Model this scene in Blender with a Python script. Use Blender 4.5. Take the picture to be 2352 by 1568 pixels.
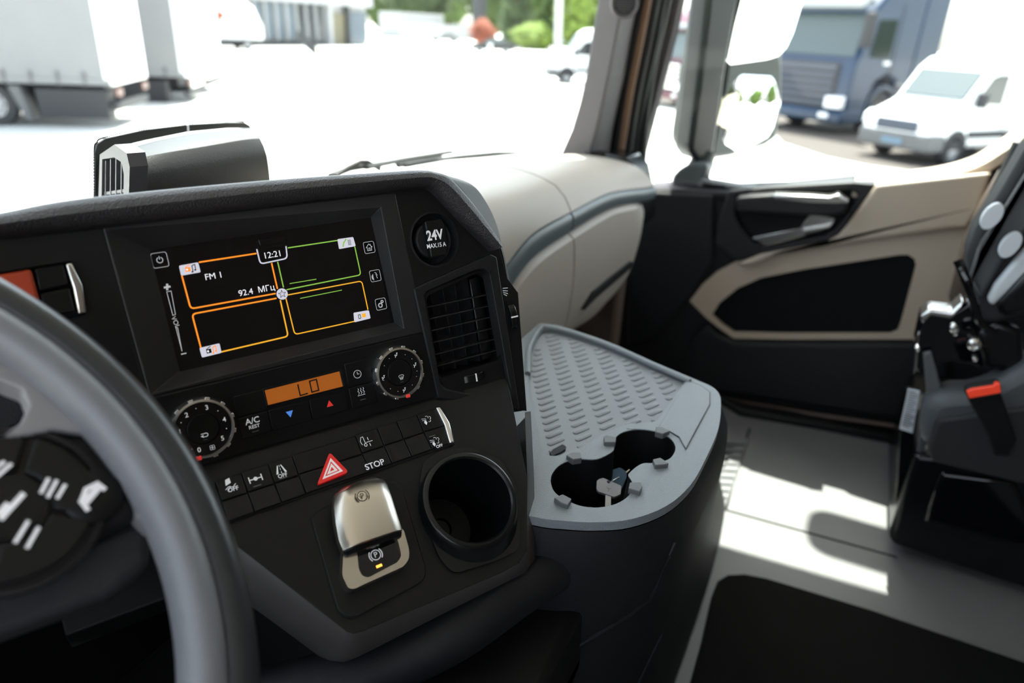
import bpy, bmesh, random
from mathutils.bvhtree import BVHTree
from math import *
from mathutils import Vector as V, noise
from mathutils.geometry import tessellate_polygon
random.seed(4)
SC = bpy.context.scene; COL = SC.collection
for o in list(bpy.data.objects): bpy.data.objects.remove(o)
H0 = 2.6                                   # eye height above the yard
# ------------------------------------------------------------- camera, sky, sun, exposure
FPX = 1618.0
A, P, RL = radians(25), radians(24.1), radians(2.8)
FW = V((cos(P)*cos(A), cos(P)*sin(A), -sin(P)))
R0 = V((sin(A), -cos(A), 0)); U0 = R0.cross(FW)
RT = R0*cos(RL) + U0*sin(RL); UP = U0*cos(RL) - R0*sin(RL)
cd = bpy.data.cameras.new('camera'); cam = bpy.data.objects.new('camera', cd); COL.objects.link(cam)
m = cam.matrix_world.copy()
for i in range(3):
    m[i][0] = RT[i]; m[i][1] = UP[i]; m[i][2] = -FW[i]
m[0][3] = 0; m[1][3] = 0; m[2][3] = H0
cam.matrix_world = m
cd.sensor_width = 36; cd.lens = 36*FPX/2352; cd.clip_start = 0.02; cd.clip_end = 2000
cd.dof.use_dof = True; cd.dof.focus_distance = 0.60; cd.dof.aperture_fstop = 4.0
SC.camera = cam
SUN = V((.45, .15, 1)).normalized()
W = bpy.data.worlds.new('sky'); SC.world = W; W.use_nodes = True
nt = W.node_tree; nt.nodes.clear()
sky = nt.nodes.new('ShaderNodeTexSky'); sky.sky_type = 'NISHITA'; sky.sun_disc = False
sky.sun_elevation = asin(SUN.z); sky.sun_rotation = atan2(SUN.x, SUN.y); sky.dust_density = 2.5; sky.air_density = 1.0
bg = nt.nodes.new('ShaderNodeBackground'); bg.inputs[1].default_value = 0.40
wo = nt.nodes.new('ShaderNodeOutputWorld')
hs_ = nt.nodes.new('ShaderNodeHueSaturation'); hs_.inputs['Saturation'].default_value = .45; nt.links.new(sky.outputs[0], hs_.inputs['Color']); nt.links.new(hs_.outputs[0], bg.inputs[0]); nt.links.new(bg.outputs[0], wo.inputs[0])
sd = bpy.data.lights.new('sun', 'SUN'); sd.energy = 10.0; sd.angle = radians(0.6); sd.color = (1, .96, .88)
so = bpy.data.objects.new('sun', sd); COL.objects.link(so)
so.rotation_euler = SUN.to_track_quat('Z', 'Y').to_euler(); so.location = (8, 8, 20)
SC.view_settings.view_transform = 'Standard'; SC.view_settings.look = 'None'
SC.view_settings.exposure = 1.05; SC.view_settings.gamma = 1; SC.view_settings.use_curve_mapping = False

# ------------------------------------------------------------- geometry helpers (eye is the origin of these coordinates)
def ray(x, y): return (FW + RT*((x-1176)/FPX) - UP*((y-784)/FPX)).normalized()
def ax(x, y, a, v):
    d = ray(x, y); return d*(v/d[a])
class Fr:
    def __init__(s, o, u, v):
        s.o, s.u, s.v = V(o), V(u).normalized(), V(v).normalized(); s.n = s.u.cross(s.v)
    def loc(s, x, y, w=0):                 # where the sight line (x, y) meets the plane raised by w
        d = ray(x, y); q = d*(((s.o + s.n*w).dot(s.n))/d.dot(s.n)) - s.o
        return (q.dot(s.u), q.dot(s.v))
    def L(s, pts, w=0): return [s.loc(x, y, w) for x, y in pts]
    def g(s, a, b, w=0): return s.o + s.u*a + s.v*b + s.n*w
hh = V((cos(radians(-28)), sin(radians(-28)), 0)); aw = V((-hh.y, hh.x, 0)); ZZ = V((0, 0, 1))
def tilt(t): return aw*sin(radians(t)) + ZZ*cos(radians(t))
K = Fr(ray(640, 660)*.57, hh, tilt(19))                 # upper console face
fo = K.loc(1000, 915); Lo = K.g(*fo)
L = Fr(Lo, hh, tilt(53))                                # lower console face
T = Fr((.6, .2, -.38), (cos(radians(-62)), sin(radians(-62)), 0), (cos(radians(28)), sin(radians(28)), 0))   # tray, level
DX = 1.8
D = Fr((DX, 0, 0), (0, -1, 0), (0, 0, 1))               # passenger door, normal towards the cab
FLZ = -.90
FL = Fr((1.3, 0, FLZ), (0, -1, 0), (1, 0, 0))
WN = V((-sin(radians(45))*sin(radians(15)), -sin(radians(45))*cos(radians(15)), cos(radians(45))))
WC = V((-.018, .34, -.235))
wu = V((1, 0, 0)); wu = (wu - WN*wu.dot(WN)).normalized()
WH = Fr(WC, wu, WN.cross(wu))                           # steering wheel
MU = V((.8, -.6, 0)); MR = Fr((1.98, .335, 0), MU, (0, 0, 1))
if MR.n.x > 0: MR = Fr((1.98, .335, 0), MU, (0, 0, 1))

def rnd(pts, r, k=5):
    out = []; n = len(pts)
    for i in range(n):
        p0, p, p1 = V(pts[i-1]), V(pts[i]), V(pts[(i+1) % n])
        rr = r[i] if isinstance(r, (list, tuple)) else r
        a, b = p0-p, p1-p
        if rr <= 0 or a.length < 1e-7 or b.length < 1e-7: out.append(tuple(p)); continue
        d = min(rr, a.length*.48, b.length*.48)
        q0, q1 = p + a.normalized()*d, p + b.normalized()*d
        for j in range(k+1):
            t = j/k; out.append(tuple(q0*(1-t)**2 + p*2*t*(1-t) + q1*t*t))
    return out
def circ(a, b, r, n=40, r2=None, a0=0, a1=2*pi):
    full = abs(a1-a0-2*pi) < 1e-6
    return [(a + r*cos(a0+(a1-a0)*i/(n if full else n-1)), b + (r2 or r)*sin(a0+(a1-a0)*i/(n if full else n-1))) for i in range(n)]
def rect(a0, b0, a1, b1): return [(a0, b0), (a1, b0), (a1, b1), (a0, b1)]
def spline(pts, n=24):
    pts = [V(p) for p in pts]; m_ = len(pts); out = []
    for i in range(m_-1):
        p0 = pts[max(i-1, 0)]; p1 = pts[i]; p2 = pts[i+1]; p3 = pts[min(i+2, m_-1)]
        k = max(2, n//(m_-1))
        for j in range(k):
            t = j/k
            out.append(.5*((2*p1) + (p2-p0)*t + (2*p0-5*p1+4*p2-p3)*t*t + (3*p1-p0-3*p2+p3)*t**3))
    out.append(pts[-1]); return out

ORG = {}
MATS = {}
def mat(name, col, rough=.5, metal=0, spec=.5, bump=0, bscale=900, emit=None, es=1, var=0, vscale=8, coat=0):
    M = bpy.data.materials.new(name); M.use_nodes = True; n = M.node_tree; b = n.nodes['Principled BSDF']
    b.inputs['Base Color'].default_value = (*col, 1); b.inputs['Roughness'].default_value = rough
    b.inputs['Metallic'].default_value = metal; b.inputs['Specular IOR Level'].default_value = spec
    if coat: b.inputs['Coat Weight'].default_value = coat
    tc = n.nodes.new('ShaderNodeTexCoord')
    if bump:
        t = n.nodes.new('ShaderNodeTexNoise'); t.inputs['Scale'].default_value = bscale; t.inputs['Detail'].default_value = 3
        bp = n.nodes.new('ShaderNodeBump'); bp.inputs['Strength'].default_value = bump; bp.inputs['Distance'].default_value = .001
        n.links.new(tc.outputs['Object'], t.inputs['Vector']); n.links.new(t.outputs[0], bp.inputs['Height']); n.links.new(bp.outputs[0], b.inputs['Normal'])
    if var:
        t = n.nodes.new('ShaderNodeTexNoise'); t.inputs['Scale'].default_value = vscale; t.inputs['Detail'].default_value = 5
        mx = n.nodes.new('ShaderNodeMix'); mx.data_type = 'RGBA'
        mx.inputs[6].default_value = tuple(max(0, c*(1-var)) for c in col)+(1,); mx.inputs[7].default_value = tuple(min(1, c*(1+var)) for c in col)+(1,)
        n.links.new(tc.outputs['Object'], t.inputs['Vector']); n.links.new(t.outputs[0], mx.inputs[0]); n.links.new(mx.outputs[2], b.inputs['Base Color'])
    if emit:
        b.inputs['Emission Color'].default_value = (*emit, 1); b.inputs['Emission Strength'].default_value = es
    MATS[name] = M; return M
def glassmat(name, tint=(.93, .97, .95), ior=1.45, rough=0):
    M = bpy.data.materials.new(name); M.use_nodes = True; n = M.node_tree; n.nodes.clear()
    o = n.nodes.new('ShaderNodeOutputMaterial'); mx = n.nodes.new('ShaderNodeMixShader'); t = n.nodes.new('ShaderNodeBsdfTransparent')
    g = n.nodes.new('ShaderNodeBsdfGlossy'); lw_ = n.nodes.new('ShaderNodeLayerWeight'); pw_ = n.nodes.new('ShaderNodeMath'); pw_.operation = 'POWER'; pw_.inputs[1].default_value = 5
    f = n.nodes.new('ShaderNodeMath'); f.operation = 'MULTIPLY_ADD'; f.inputs[1].default_value = .22; f.inputs[2].default_value = .006; n.links.new(lw_.outputs['Facing'], pw_.inputs[0]); n.links.new(pw_.outputs[0], f.inputs[0])
    t.inputs[0].default_value = (*tint, 1); g.inputs['Roughness'].default_value = rough
    n.links.new(f.outputs[0], mx.inputs[0]); n.links.new(t.outputs[0], mx.inputs[1]); n.links.new(g.outputs[0], mx.inputs[2]); n.links.new(mx.outputs[0], o.inputs[0])
    MATS[name] = M; return M
mat('dark_plastic', (.012, .012, .013), .45, spec=.3, bump=.35, bscale=1400)
mat('face_plastic', (.0065, .0065, .0068), .45, spec=.28, bump=.2, bscale=1800)
mat('button', (.005, .005, .0055), .42, spec=.28, bump=.1, bscale=1800)
mat('bezel_plastic', (.022, .0215, .0225), .42, spec=.4, bump=.2, bscale=1800)
mat('rim_plastic', (.060, .054, .052), .38, spec=.6, bump=.2, bscale=1500)
mat('end_grey', (.11, .105, .11), .5)
mat('seam', (.002, .002, .002), .8)
mat('leather', (.026, .024, .026), .36, spec=.5, bump=1, bscale=800)
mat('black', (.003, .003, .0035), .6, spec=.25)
mat('gloss_black', (.004, .004, .005), .06, spec=.5)
mat('satin_black', (.004, .0045, .005), .25, spec=.4)
mat('ink', (.75, .75, .78), .5, emit=(.8, .82, .85), es=.12)
mat('ink_dim', (.12, .12, .12), .5)
mat('brown_ink', (.08, .05, .03), .5)
mat('silver', (.62, .57, .5), .28, metal=1, bump=.05, bscale=2500)
mat('chrome', (.85, .84, .83), .25, metal=1)
mat('satin_chrome', (.6, .59, .57), .25, metal=1)
mat('tray_grey', (.20, .225, .24), .42, bump=.8, bscale=900)
mat('mat_grey', (.19, .20, .215), .5, bump=.15, bscale=1200)
mat('rubber_grey', (.10, .105, .11), .45)
mat('beige', (.45, .37, .29), .5, bump=.25, bscale=1100)
mat('beige_dash', (.40, .355, .305), .48, bump=.25, bscale=1100)
mat('beige_dark', (.09, .062, .045), .6)
mat('blue_grey', (.10, .125, .14), .4, bump=.2, bscale=1100)
mat('door_dark', (.009, .0095, .011), .55, spec=.3, bump=.3, bscale=1100)
mat('pocket_black', (.002, .0035, .004), .8, spec=.2, bump=.3, bscale=1500)
mat('floor_grey', (.15, .15, .15), .5, bump=.5, bscale=700)
mat('carpet', (.006, .006, .0055), .95, bump=1, bscale=900, spec=.1)
mat('head_lining', (.40, .37, .33), .9)
mat('pillar', (.095, .086, .09), .6, bump=.2, bscale=1200)
mat('sensor_grey', (.03, .03, .031), .45, bump=.3, bscale=900)
mat('rubber', (.006, .006, .0065), .5, spec=.35)
mat('brown_seal', (.16, .09, .05), .7)
mat('wheel_lit_leather', (.17, .175, .19), .40, bump=.2, bscale=900)
mat('wheel_silver', (.24, .235, .245), .36)
mat('wheel_dim_leather', (.022, .025, .027), .30)
mat('wheel_dark', (.014, .013, .014), .5, spec=.3)
mat('red_hazard', (.62, .012, .015), .2, emit=(.8, .01, .01), es=.12, coat=.5)
mat('white_print', (.85, .8, .8), .4, emit=(.9, .85, .85), es=.12)
mat('red_print', (.6, .02, .02), .4, emit=(.8, .05, .04), es=.2)
mat('blue_print', (.05, .15, .5), .4, emit=(.08, .25, .7), es=.35)
mat('orange_print', (.5, .06, .02), .45)
mat('lcd', (.10, .028, .005), .4, emit=(.75, .20, .02), es=.19, var=.15, vscale=300)
mat('lcd_ink', (.02, .008, .004), .5)
mat('led', (1, .3, .05), .4, emit=(1, .28, .03), es=1.860)
mat('s_orange', (0, 0, 0), .3, emit=(1, .26, .02), es=0.620)
mat('s_amber', (0, 0, 0), .3, emit=(.95, .45, .03), es=0.496)
mat('s_green', (0, 0, 0), .3, emit=(.35, .72, .10), es=0.372)
mat('s_white', (0, 0, 0), .3, emit=(.8, .8, .85), es=0.558)
mat('s_tile', (.1, .1, .1), .3, emit=(.62, .62, .72), es=0.465)
mat('s_black', (0, 0, 0), .3)
mat('frit', (.008, .009, .009), .5)
mat('mirror', (.93, .94, .95), .0, metal=1)
mat('mirror_shell', (.035, .045, .045), .35)
mat('mirror_mast', (.012, .015, .017), .4)
mat('arm_grey', (.10, .10, .105), .5)
mat('red_buckle', (.75, .05, .02), .35, emit=(1, .08, .03), es=.12)
mat('seat_cloth', (.018, .019, .021), .7, bump=.5, bscale=600)
mat('seat_grey', (.07, .076, .083), .5)
mat('sticker', (.62, .66, .70), .5)
mat('key_blue', (.035, .10, .17), .4)
mat('key_grey', (.45, .46, .48), .35)
mat('paper', (.85, .85, .85), .6)
mat('asphalt', (.55, .54, .52), .9, var=.06, vscale=.4)
mat('shaded_asphalt', (.060, .048, .042), .9)  # paving tone with the vehicles' shade mixed in
mat('tarp', (.20, .20, .205), .6, var=.06, vscale=1.5)
mat('tarp_white', (.85, .85, .85), .5)
mat('chassis', (.022, .022, .026), .6)
mat('tyre', (.03, .03, .032), .8)
mat('rim', (.42, .42, .43), .4, metal=.5)
mat('white_paint', (.75, .76, .77), .3)
mat('blue_paint', (.006, .026, .065), .3)
mat('maroon_paint', (.09, .006, .02), .3)
mat('black_paint', (.015, .017, .02), .2)
mat('glass_dark', (.02, .028, .03), .08)
mat('glass_grey', (.07, .09, .095), .25)
mat('grille_grey', (.035, .045, .07), .5)
mat('lamp_glass', (.85, .86, .88), .1)
mat('plate_blue', (.12, .2, .28), .5)
mat('bld_white', (.36, .36, .37), .7)
mat('bld_dark', (.025, .027, .03), .6)
mat('bld_glass', (.12, .15, .18), .15)
mat('door_yellow', (.15, .13, .08), .5)
mat('leaf', (.08, .13, .022), .8, var=.6, vscale=6)
mat('leaf_light', (.17, .24, .04), .8, var=.6, vscale=6)
mat('leaf_dark', (.05, .085, .02), .8, var=.6, vscale=6)
mat('bark', (.10, .07, .05), .9)
mat('rust', (.26, .06, .025), .7)
mat('lamp_red', (.08, .018, .012), .3)
mat('concrete', (.55, .55, .54), .8)
glassmat('glass')
glassmat('tint_glass', (.86, .92, .89))

class MB:
    def __init__(s): s.v, s.f, s.mi, s.mats = [], [], [], []
    def m(s, name):
        if name not in s.mats: s.mats.append(name)
        return s.mats.index(name)
    def face(s, idx, m): s.f.append(tuple(idx)); s.mi.append(s.m(m))
    def add(s, vs):
        k = len(s.v); s.v += [V(x) for x in vs]; return k
    def poly(s, pts, m): k = s.add(pts); s.face(range(k, k+len(pts)), m)
    def rings(s, rings, m, cap0=True, cap1=True, closed=True):
        n = len(rings[0]); ks = [s.add(r) for r in rings]
        for a, b in zip(ks, ks[1:]):
            for i in range(n if closed else n-1):
                j = (i+1) % n; s.face((a+i, a+j, b+j, b+i), m)
        if cap0: s.face([ks[0]+i for i in range(n)][::-1], m)
        if cap1: s.face([ks[-1]+i for i in range(n)], m)
        return s
    def prism(s, fr, pts, w0, w1, m, holes=()):
        if not holes:
            return s.rings([[fr.g(a, b, w0) for a, b in pts], [fr.g(a, b, w1) for a, b in pts]], m)
        loops = [pts]+list(holes); flat = [p for l in loops for p in l]
        tri = tessellate_polygon([[V((a, b, 0)) for a, b in l] for l in loops])
        k0 = s.add([fr.g(a, b, w0) for a, b in flat]); k1 = s.add([fr.g(a, b, w1) for a, b in flat])
        for t in tri:
            s.face([k0+i for i in t], m); s.face([k1+i for i in t][::-1], m)
        st = 0
        for l in loops:
            n = len(l)
            for i in range(n):
                j = (i+1) % n; s.face((k0+st+i, k0+st+j, k1+st+j, k1+st+i), m)
            st += n
        return s
    def frustum(s, fr, rs, m, cap0=True, cap1=True):          # rs = [(pts, w), ...]
        return s.rings([[fr.g(a, b, w) for a, b in p] for p, w in rs], m, cap0, cap1)
    def turn(s, fr, a, b, prof, m, n=40, cap0=False, cap1=False):   # prof = [(radius, w)]
        return s.rings([[fr.g(x, y, w) for x, y in circ(a, b, r, n)] for r, w in prof], m, cap0, cap1)
    def box(s, c, sz, m, rot=0):
        c = V(c); x, y, z = sz[0]/2, sz[1]/2, sz[2]/2; cs, sn = cos(rot), sin(rot)
        f = lambda i, j, k: c + V((i*x*cs - j*y*sn, i*x*sn + j*y*cs, k*z))
        return s.rings([[f(-1, -1, k), f(1, -1, k), f(1, 1, k), f(-1, 1, k)] for k in (-1, 1)], m)
    def tube(s, pts, r, m, n=10, cap=True, flat=None):
        pts = [V(p) for p in pts]; rr = r if isinstance(r, (list, tuple)) else [r]*len(pts); rings = []
        ref = V((0, 0, 1)) if abs((pts[-1]-pts[0]).normalized().z) < .9 else V((1, 0, 0))
        for i, p in enumerate(pts):
            t = (pts[min(i+1, len(pts)-1)] - pts[max(i-1, 0)]).normalized()
            a = t.cross(ref).normalized(); b = t.cross(a).normalized()
            if i and a.dot(pa) < 0: a = -a; b = -b
            pa = a; fa, fb = flat or (1, 1)
            rings.append([p + a*cos(2*pi*j/n)*rr[i]*fa + b*sin(2*pi*j/n)*rr[i]*fb for j in range(n)])
        return s.rings(rings, m, cap, cap)
    def stroke(s, fr, pts, wd, w, m, closed=False):
        P_ = [V(p) for p in pts]; n = len(P_)
        seg = [(P_[i], P_[(i+1) % n]) for i in range(n if closed else n-1)]
        for a, b in seg:
            d = (b-a)
            if d.length < 1e-9: continue
            d.normalize(); q = V((-d.y, d.x))*wd/2; e = d*wd*.35
            c = [a-e-q, b+e-q, b+e+q, a-e+q]
            s.poly([fr.g(x, y, w) for x, y in c], m)
        return s
    def flat(s, fr, pts, w, m): s.poly([fr.g(a, b, w) for a, b in pts], m); return s
    def text(s, fr, txt, a, b, size, w, m, ang=0, align='CENTER', bold=0, sx=1):
        c = bpy.data.curves.new('t', 'FONT'); c.body = txt; c.size = size; c.align_x = align; c.align_y = 'CENTER'; c.offset = bold*size
        o = bpy.data.objects.new('t', c); COL.objects.link(o); dg = bpy.context.evaluated_depsgraph_get()
        me = bpy.data.meshes.new_from_object(o.evaluated_get(dg)); ca, sa = cos(ang), sin(ang)
        k = s.add([fr.g(a + v.co.x*sx*ca - v.co.y*sa, b + v.co.x*sx*sa + v.co.y*ca, w) for v in me.vertices])
        for p in me.polygons: s.face([k+i for i in p.vertices], m)
        bpy.data.objects.remove(o); bpy.data.curves.remove(c); bpy.data.meshes.remove(me); return s
    def build(s, name, parent=None, bevel=0, seg=2, smooth=True, ang=35, kind=None, label=None, cat=None, group=None):
        me = bpy.data.meshes.new(name)
        lo = V([min(v[i] for v in s.v) for i in range(3)]); hi = V([max(v[i] for v in s.v) for i in range(3)])
        org = V(((lo.x+hi.x)/2, (lo.y+hi.y)/2, lo.z)) + V((0, 0, H0))
        po = ORG[parent.name] if parent else V((0, 0, 0))
        me.from_pydata([v + V((0, 0, H0)) - org for v in s.v], [], s.f)
        for n_ in s.mats: me.materials.append(MATS[n_])
        me.polygons.foreach_set('material_index', s.mi)
        bm = bmesh.new(); bm.from_mesh(me)
        bmesh.ops.remove_doubles(bm, verts=bm.verts, dist=1e-6)
        bmesh.ops.recalc_face_normals(bm, faces=bm.faces)
        bm.to_mesh(me); bm.free()
        if smooth:
            me.polygons.foreach_set('use_smooth', [True]*len(me.polygons)); me.set_sharp_from_angle(angle=radians(ang))
        o = bpy.data.objects.new(name, me); COL.objects.link(o)
        o.location = org - po
        if parent: o.parent = parent
        ORG[o.name] = org
        if bevel:
            b = o.modifiers.new('bevel', 'BEVEL'); b.width = bevel; b.segments = seg; b.limit_method = 'ANGLE'; b.angle_limit = radians(30)
            b.use_clamp_overlap = True
            b.harden_normals = False
        tag(o, label, cat, group, kind); return o
def tag(o, label=None, cat=None, group=None, kind=None):
    if label: o['label'] = label
    if cat: o['category'] = cat
    if group: o['group'] = group
    if kind: o['kind'] = kind
def thing(name, label, cat, loc, group=None, kind=None):
    o = bpy.data.objects.new(name, None); COL.objects.link(o); o.empty_display_size = .05
    o.location = V(loc) + V((0, 0, H0)); ORG[o.name] = o.location.copy(); tag(o, label, cat, group, kind); return o
def sub(pts, lo=0): return pts
# =============================================================== CAB SHELL
ZT = .60                                   # top of the windows
XL = -.62; YB = -1.15
b = MB(); b.prism(Fr((0, 0, FLZ), (1, 0, 0), (0, 1, 0)), rect(XL-.02, YB-.02, DX+.03, .72), -.06, 0, 'floor_grey')
floor = b.build('floor', kind='structure', label='grey grained rubber floor of the truck cab', cat='floor')
def fl(pts, w=0): return [FL.loc(x, y, w) for x, y in pts]
b = MB()                                   # pressed seams of the floor covering
b.tube([FL.g(*FL.loc(x, y), .0005) for x, y in [(1668, 1172), (1850, 1222), (2060, 1280)]], .0022, 'seam', 6, flat=(1, 1))
b.tube([FL.g(*FL.loc(x, y), .0005) for x, y in [(1722, 985), (1700, 1040), (1668, 1172)]], .0022, 'seam', 6)
b.build('floor_seam', floor)
b = MB(); b.prism(Fr((0, 0, .68), (1, 0, 0), (0, 1, 0)), rect(XL-.06, YB-.06, DX+.08, .66), 0, .08, 'head_lining')
b.build('ceiling', kind='structure', bevel=.01, label='pale cab roof lining above the seats', cat='ceiling')
b = MB(); b.box((.6, YB-.04, -.11), (2.5, .05, 1.58), 'beige_dark')
b.build('wall_back', kind='structure', label='brown rear wall of the cab behind the seats', cat='wall')
b = MB(); b.prism(Fr((XL-.02, 0, 0), (0, 1, 0), (0, 0, 1)), rect(YB, FLZ, .78, .66), -.03, .03, 'head_lining', [rnd(rect(-.55, -.28, .55, .48), .06)])
b.build('wall_left', kind='structure', label='driver side wall of the cab with its window opening', cat='wall')
b = MB(); b.box((.6, .76, -.64), (2.5, .04, .52), 'black')
b.build('wall_front', kind='structure', label='dark bulkhead under the windscreen', cat='wall')
# windscreen: base runs from y=.75 (middle) back to y=.62 at the passenger corner, slight rake
def ws(x): return .755 - .13*max(0, (x-.9)/.8)**2 - .13*max(0, (-x+.3)/.8)**2
b = MB(); xs = [XL+.02+(DX-.06-XL)*i/24 for i in range(25)]
b.rings([[V((x, ws(x)+.0, -.30)) for x in xs]+[V((x, ws(x)+.006, -.30)) for x in xs[::-1]],
         [V((x, ws(x)-.06, ZT+.02)) for x in xs]+[V((x, ws(x)-.054, ZT+.02)) for x in xs[::-1]]], 'glass')
win1 = b.build('window_1', kind='structure', label='clear curved windscreen across the front of the cab', cat='window')
b = MB(); b.rings([[V((x, ws(x)-.09, ZT)) for x in xs]+[V((x, ws(x)-.06, ZT)) for x in xs[::-1]], [V((x, ws(x)-.09, ZT+.08)) for x in xs]+[V((x, ws(x)-.06, ZT+.08)) for x in xs[::-1]]], 'black')
b.build('trim_2', kind='structure', label='header rail over the windscreen', cat='trim')

# =============================================================== PASSENGER DOOR
door = thing('door_1', 'passenger door with beige trim panel, black pocket and dark handle recess', 'door', (DX, 0, FLZ), kind='structure')
top = [(1470, 436), (1560, 432), (1680, 440), (1800, 436), (1962, 421), (2012, 421), (2150, 408), (2240, 385), (2300, 352), (2352, 318), (2420, 260)]
tl = D.L(top)
b = MB(); ring = [(-.62, tl[0][1])]+tl+[(.75, tl[-1][1]), (.75, FLZ), (-.62, FLZ)]
b.prism(D, ring, -.05, 0, 'door_dark'); b.build('door_panel', door, bevel=.006)
# sill shelf on top, sunlit
sill = spline([D.loc(x, y, .0) for x, y in [(1962, 421), (2012, 421), (2150, 405), (2240, 382), (2300, 348), (2352, 312), (2420, 250)]], 24)
sp = [(p.x, p.y) for p in sill]
b = MB(); b.prism(D, sp+[(p[0], p[1]-.03) for p in sp[::-1]], -.14, .012, 'beige'); b.build('beige_sill', door, bevel=.010, seg=3)
b = MB(); lp = D.L([(1470, 436), (1560, 432), (1680, 440), (1800, 436), (1962, 421)])
b.prism(D, lp+[(p[0], p[1]-.02) for p in lp[::-1]], -.14, .012, 'door_dark'); b.build('window_ledge', door, bevel=.006)
# beige trim
bt = [(2012, 424), (2140, 410), (2277, 395), (2250, 480), (2216, 568), (2180, 707), (2160, 779), (2090, 779), (1800, 779), (1686, 777), (1650, 752), (1620, 728), (1584, 691), (1612, 655), (1645, 626), (1690, 602), (1747, 585), (1898, 556), (1925, 541), (1943, 520)]
pk = [(1635, 724), (1660, 746), (1686, 764), (1800, 767), (2045, 767), (2062, 760), (2069, 742), (2104, 610), (2100, 594), (2086, 585), (2066, 585), (1849, 618), (1747, 638), (1694, 662), (1653, 695)]
b = MB(); b.prism(D, D.L(bt, .02), 0, .02, 'beige', [D.L(pk, .02)]); b.build('beige_trim', door, bevel=.006, seg=3)
b = MB(); b.prism(D, D.L(pk, .01), .0, .008, 'pocket_black'); b.build('speaker_cloth', door)
up = [(2012, 424), (2140, 410), (2277, 395), (2250, 480), (2222, 524), (2180, 526), (1940, 560), (1800, 584), (1720, 612), (1690, 606), (1747, 583), (1898, 554), (1925, 539), (1943, 518)]
b = MB()
ul = D.L(up, .045)
b.frustum(D, [(D.L(up, .02), .018), (ul, .045)], 'beige'); b.build('armrest', door, bevel=.012, seg=4)
lo = [(1690, 785), (1860, 787), (2170, 787), (2200, 990), (2080, 968), (1860, 935), (1660, 905), (1560, 880), (1590, 780), (1625, 745), (1650, 768)]
b = MB(); b.prism(D, D.L(lo, .03), 0, .03, 'door_dark'); b.build('lower_panel', door, bevel=.014, seg=4)
b = MB(); b.tube([D.g(*D.loc(x, y), .02) for x, y in [(1655, 908), (1860, 942), (2085, 974)]], .006, 'beige_dark', 6); b.build('sill_strip', door)
b = MB(); b.prism(D, D.L([(1484, 440), (1640, 446), (1640, 600), (1590, 680), (1500, 780), (1440, 800), (1440, 500)], .02), 0, .02, 'door_dark'); b.build('front_panel', door, bevel=.012, seg=3)
# handle recess frame
fo_ = [(1672, 440), (1760, 430), (1962, 418), (2012, 424), (1943, 520), (1925, 541), (1898, 556), (1747, 588), (1690, 600), (1640, 560), (1652, 500)]
fi_ = [(1692, 450), (1760, 446), (1960, 438), (1972, 450), (1915, 528), (1895, 541), (1760, 566), (1735, 560), (1700, 520), (1688, 488)]
b = MB(); b.prism(D, D.L(fo_, .035), 0, .035, 'dark_plastic', [D.L(fi_, .035)]); b.build('handle_surround', door, bevel=.005)
b = MB(); b.prism(D, D.L(fi_, .003), 0, .003, 'black'); b.build('handle_recess', door)
b = MB(); g0 = D.L([(1690, 452), (1775, 446), (1948, 462), (1945, 490), (1900, 497), (1690, 487)], .07)
b.prism(D, g0, .028, .075, 'dark_plastic'); gh = b.build('grab_handle', door, bevel=.008, seg=3)
b = MB(); b.prism(D, D.L([(1775, 446), (1860, 449), (1905, 452), (1925, 446), (1950, 463), (1945, 468), (1860, 466), (1775, 458)], .076), .03, .078, 'satin_chrome'); b.build('handle_sunlit_top', gh, bevel=.003, label='sunlit top face of the grab handle, put in as bright chrome')  # chrome slab stands in for sunlight on the dark handle's top
b = MB(); b.frustum(D, [(D.L([(1730, 547), (1840, 524), (1852, 530), (1860, 545), (1760, 567)], .02), .004), (D.L([(1727, 546), (1838, 523), (1856, 528), (1850, 541), (1760, 565)], .035), .035)], 'satin_chrome')
b.prism(D, D.L([(1838, 523), (1860, 490), (1918, 500), (1915, 514), (1850, 528)], .03), .012, .03, 'satin_chrome')
b.prism(D, D.L([(1840, 526), (1912, 513), (1905, 522), (1856, 534)], .03), .012, .04, 'satin_chrome')
b.build('door_release', door, bevel=.002, label='silver inside door release lever')
# door top and rear frame (out of the picture, shade the cab)
b = MB(); fr = Fr((DX, 0, 0), (0, -1, 0), (0, 0, 1))
b.prism(fr, [(-.60, FLZ), (-.5, FLZ), (-.50, -.28), (-.46, 0), (-.40, ZT+.02), (.62, ZT-.10), (.70, -.10), (.70, FLZ), (1.18, FLZ), (1.18, .67), (-.60, .67)][::1], -.05, .0, 'pillar')
b.build('door_frame', door)
b = MB(); b.prism(D, [(-.60, -.34), (.72, -.34), (.72, -.02), (.64, ZT), (-.40, ZT+.05)], -.034, -.03, 'glass')
b.build('window_2', kind='structure', label='clear glass of the passenger side window', cat='window')
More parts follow.
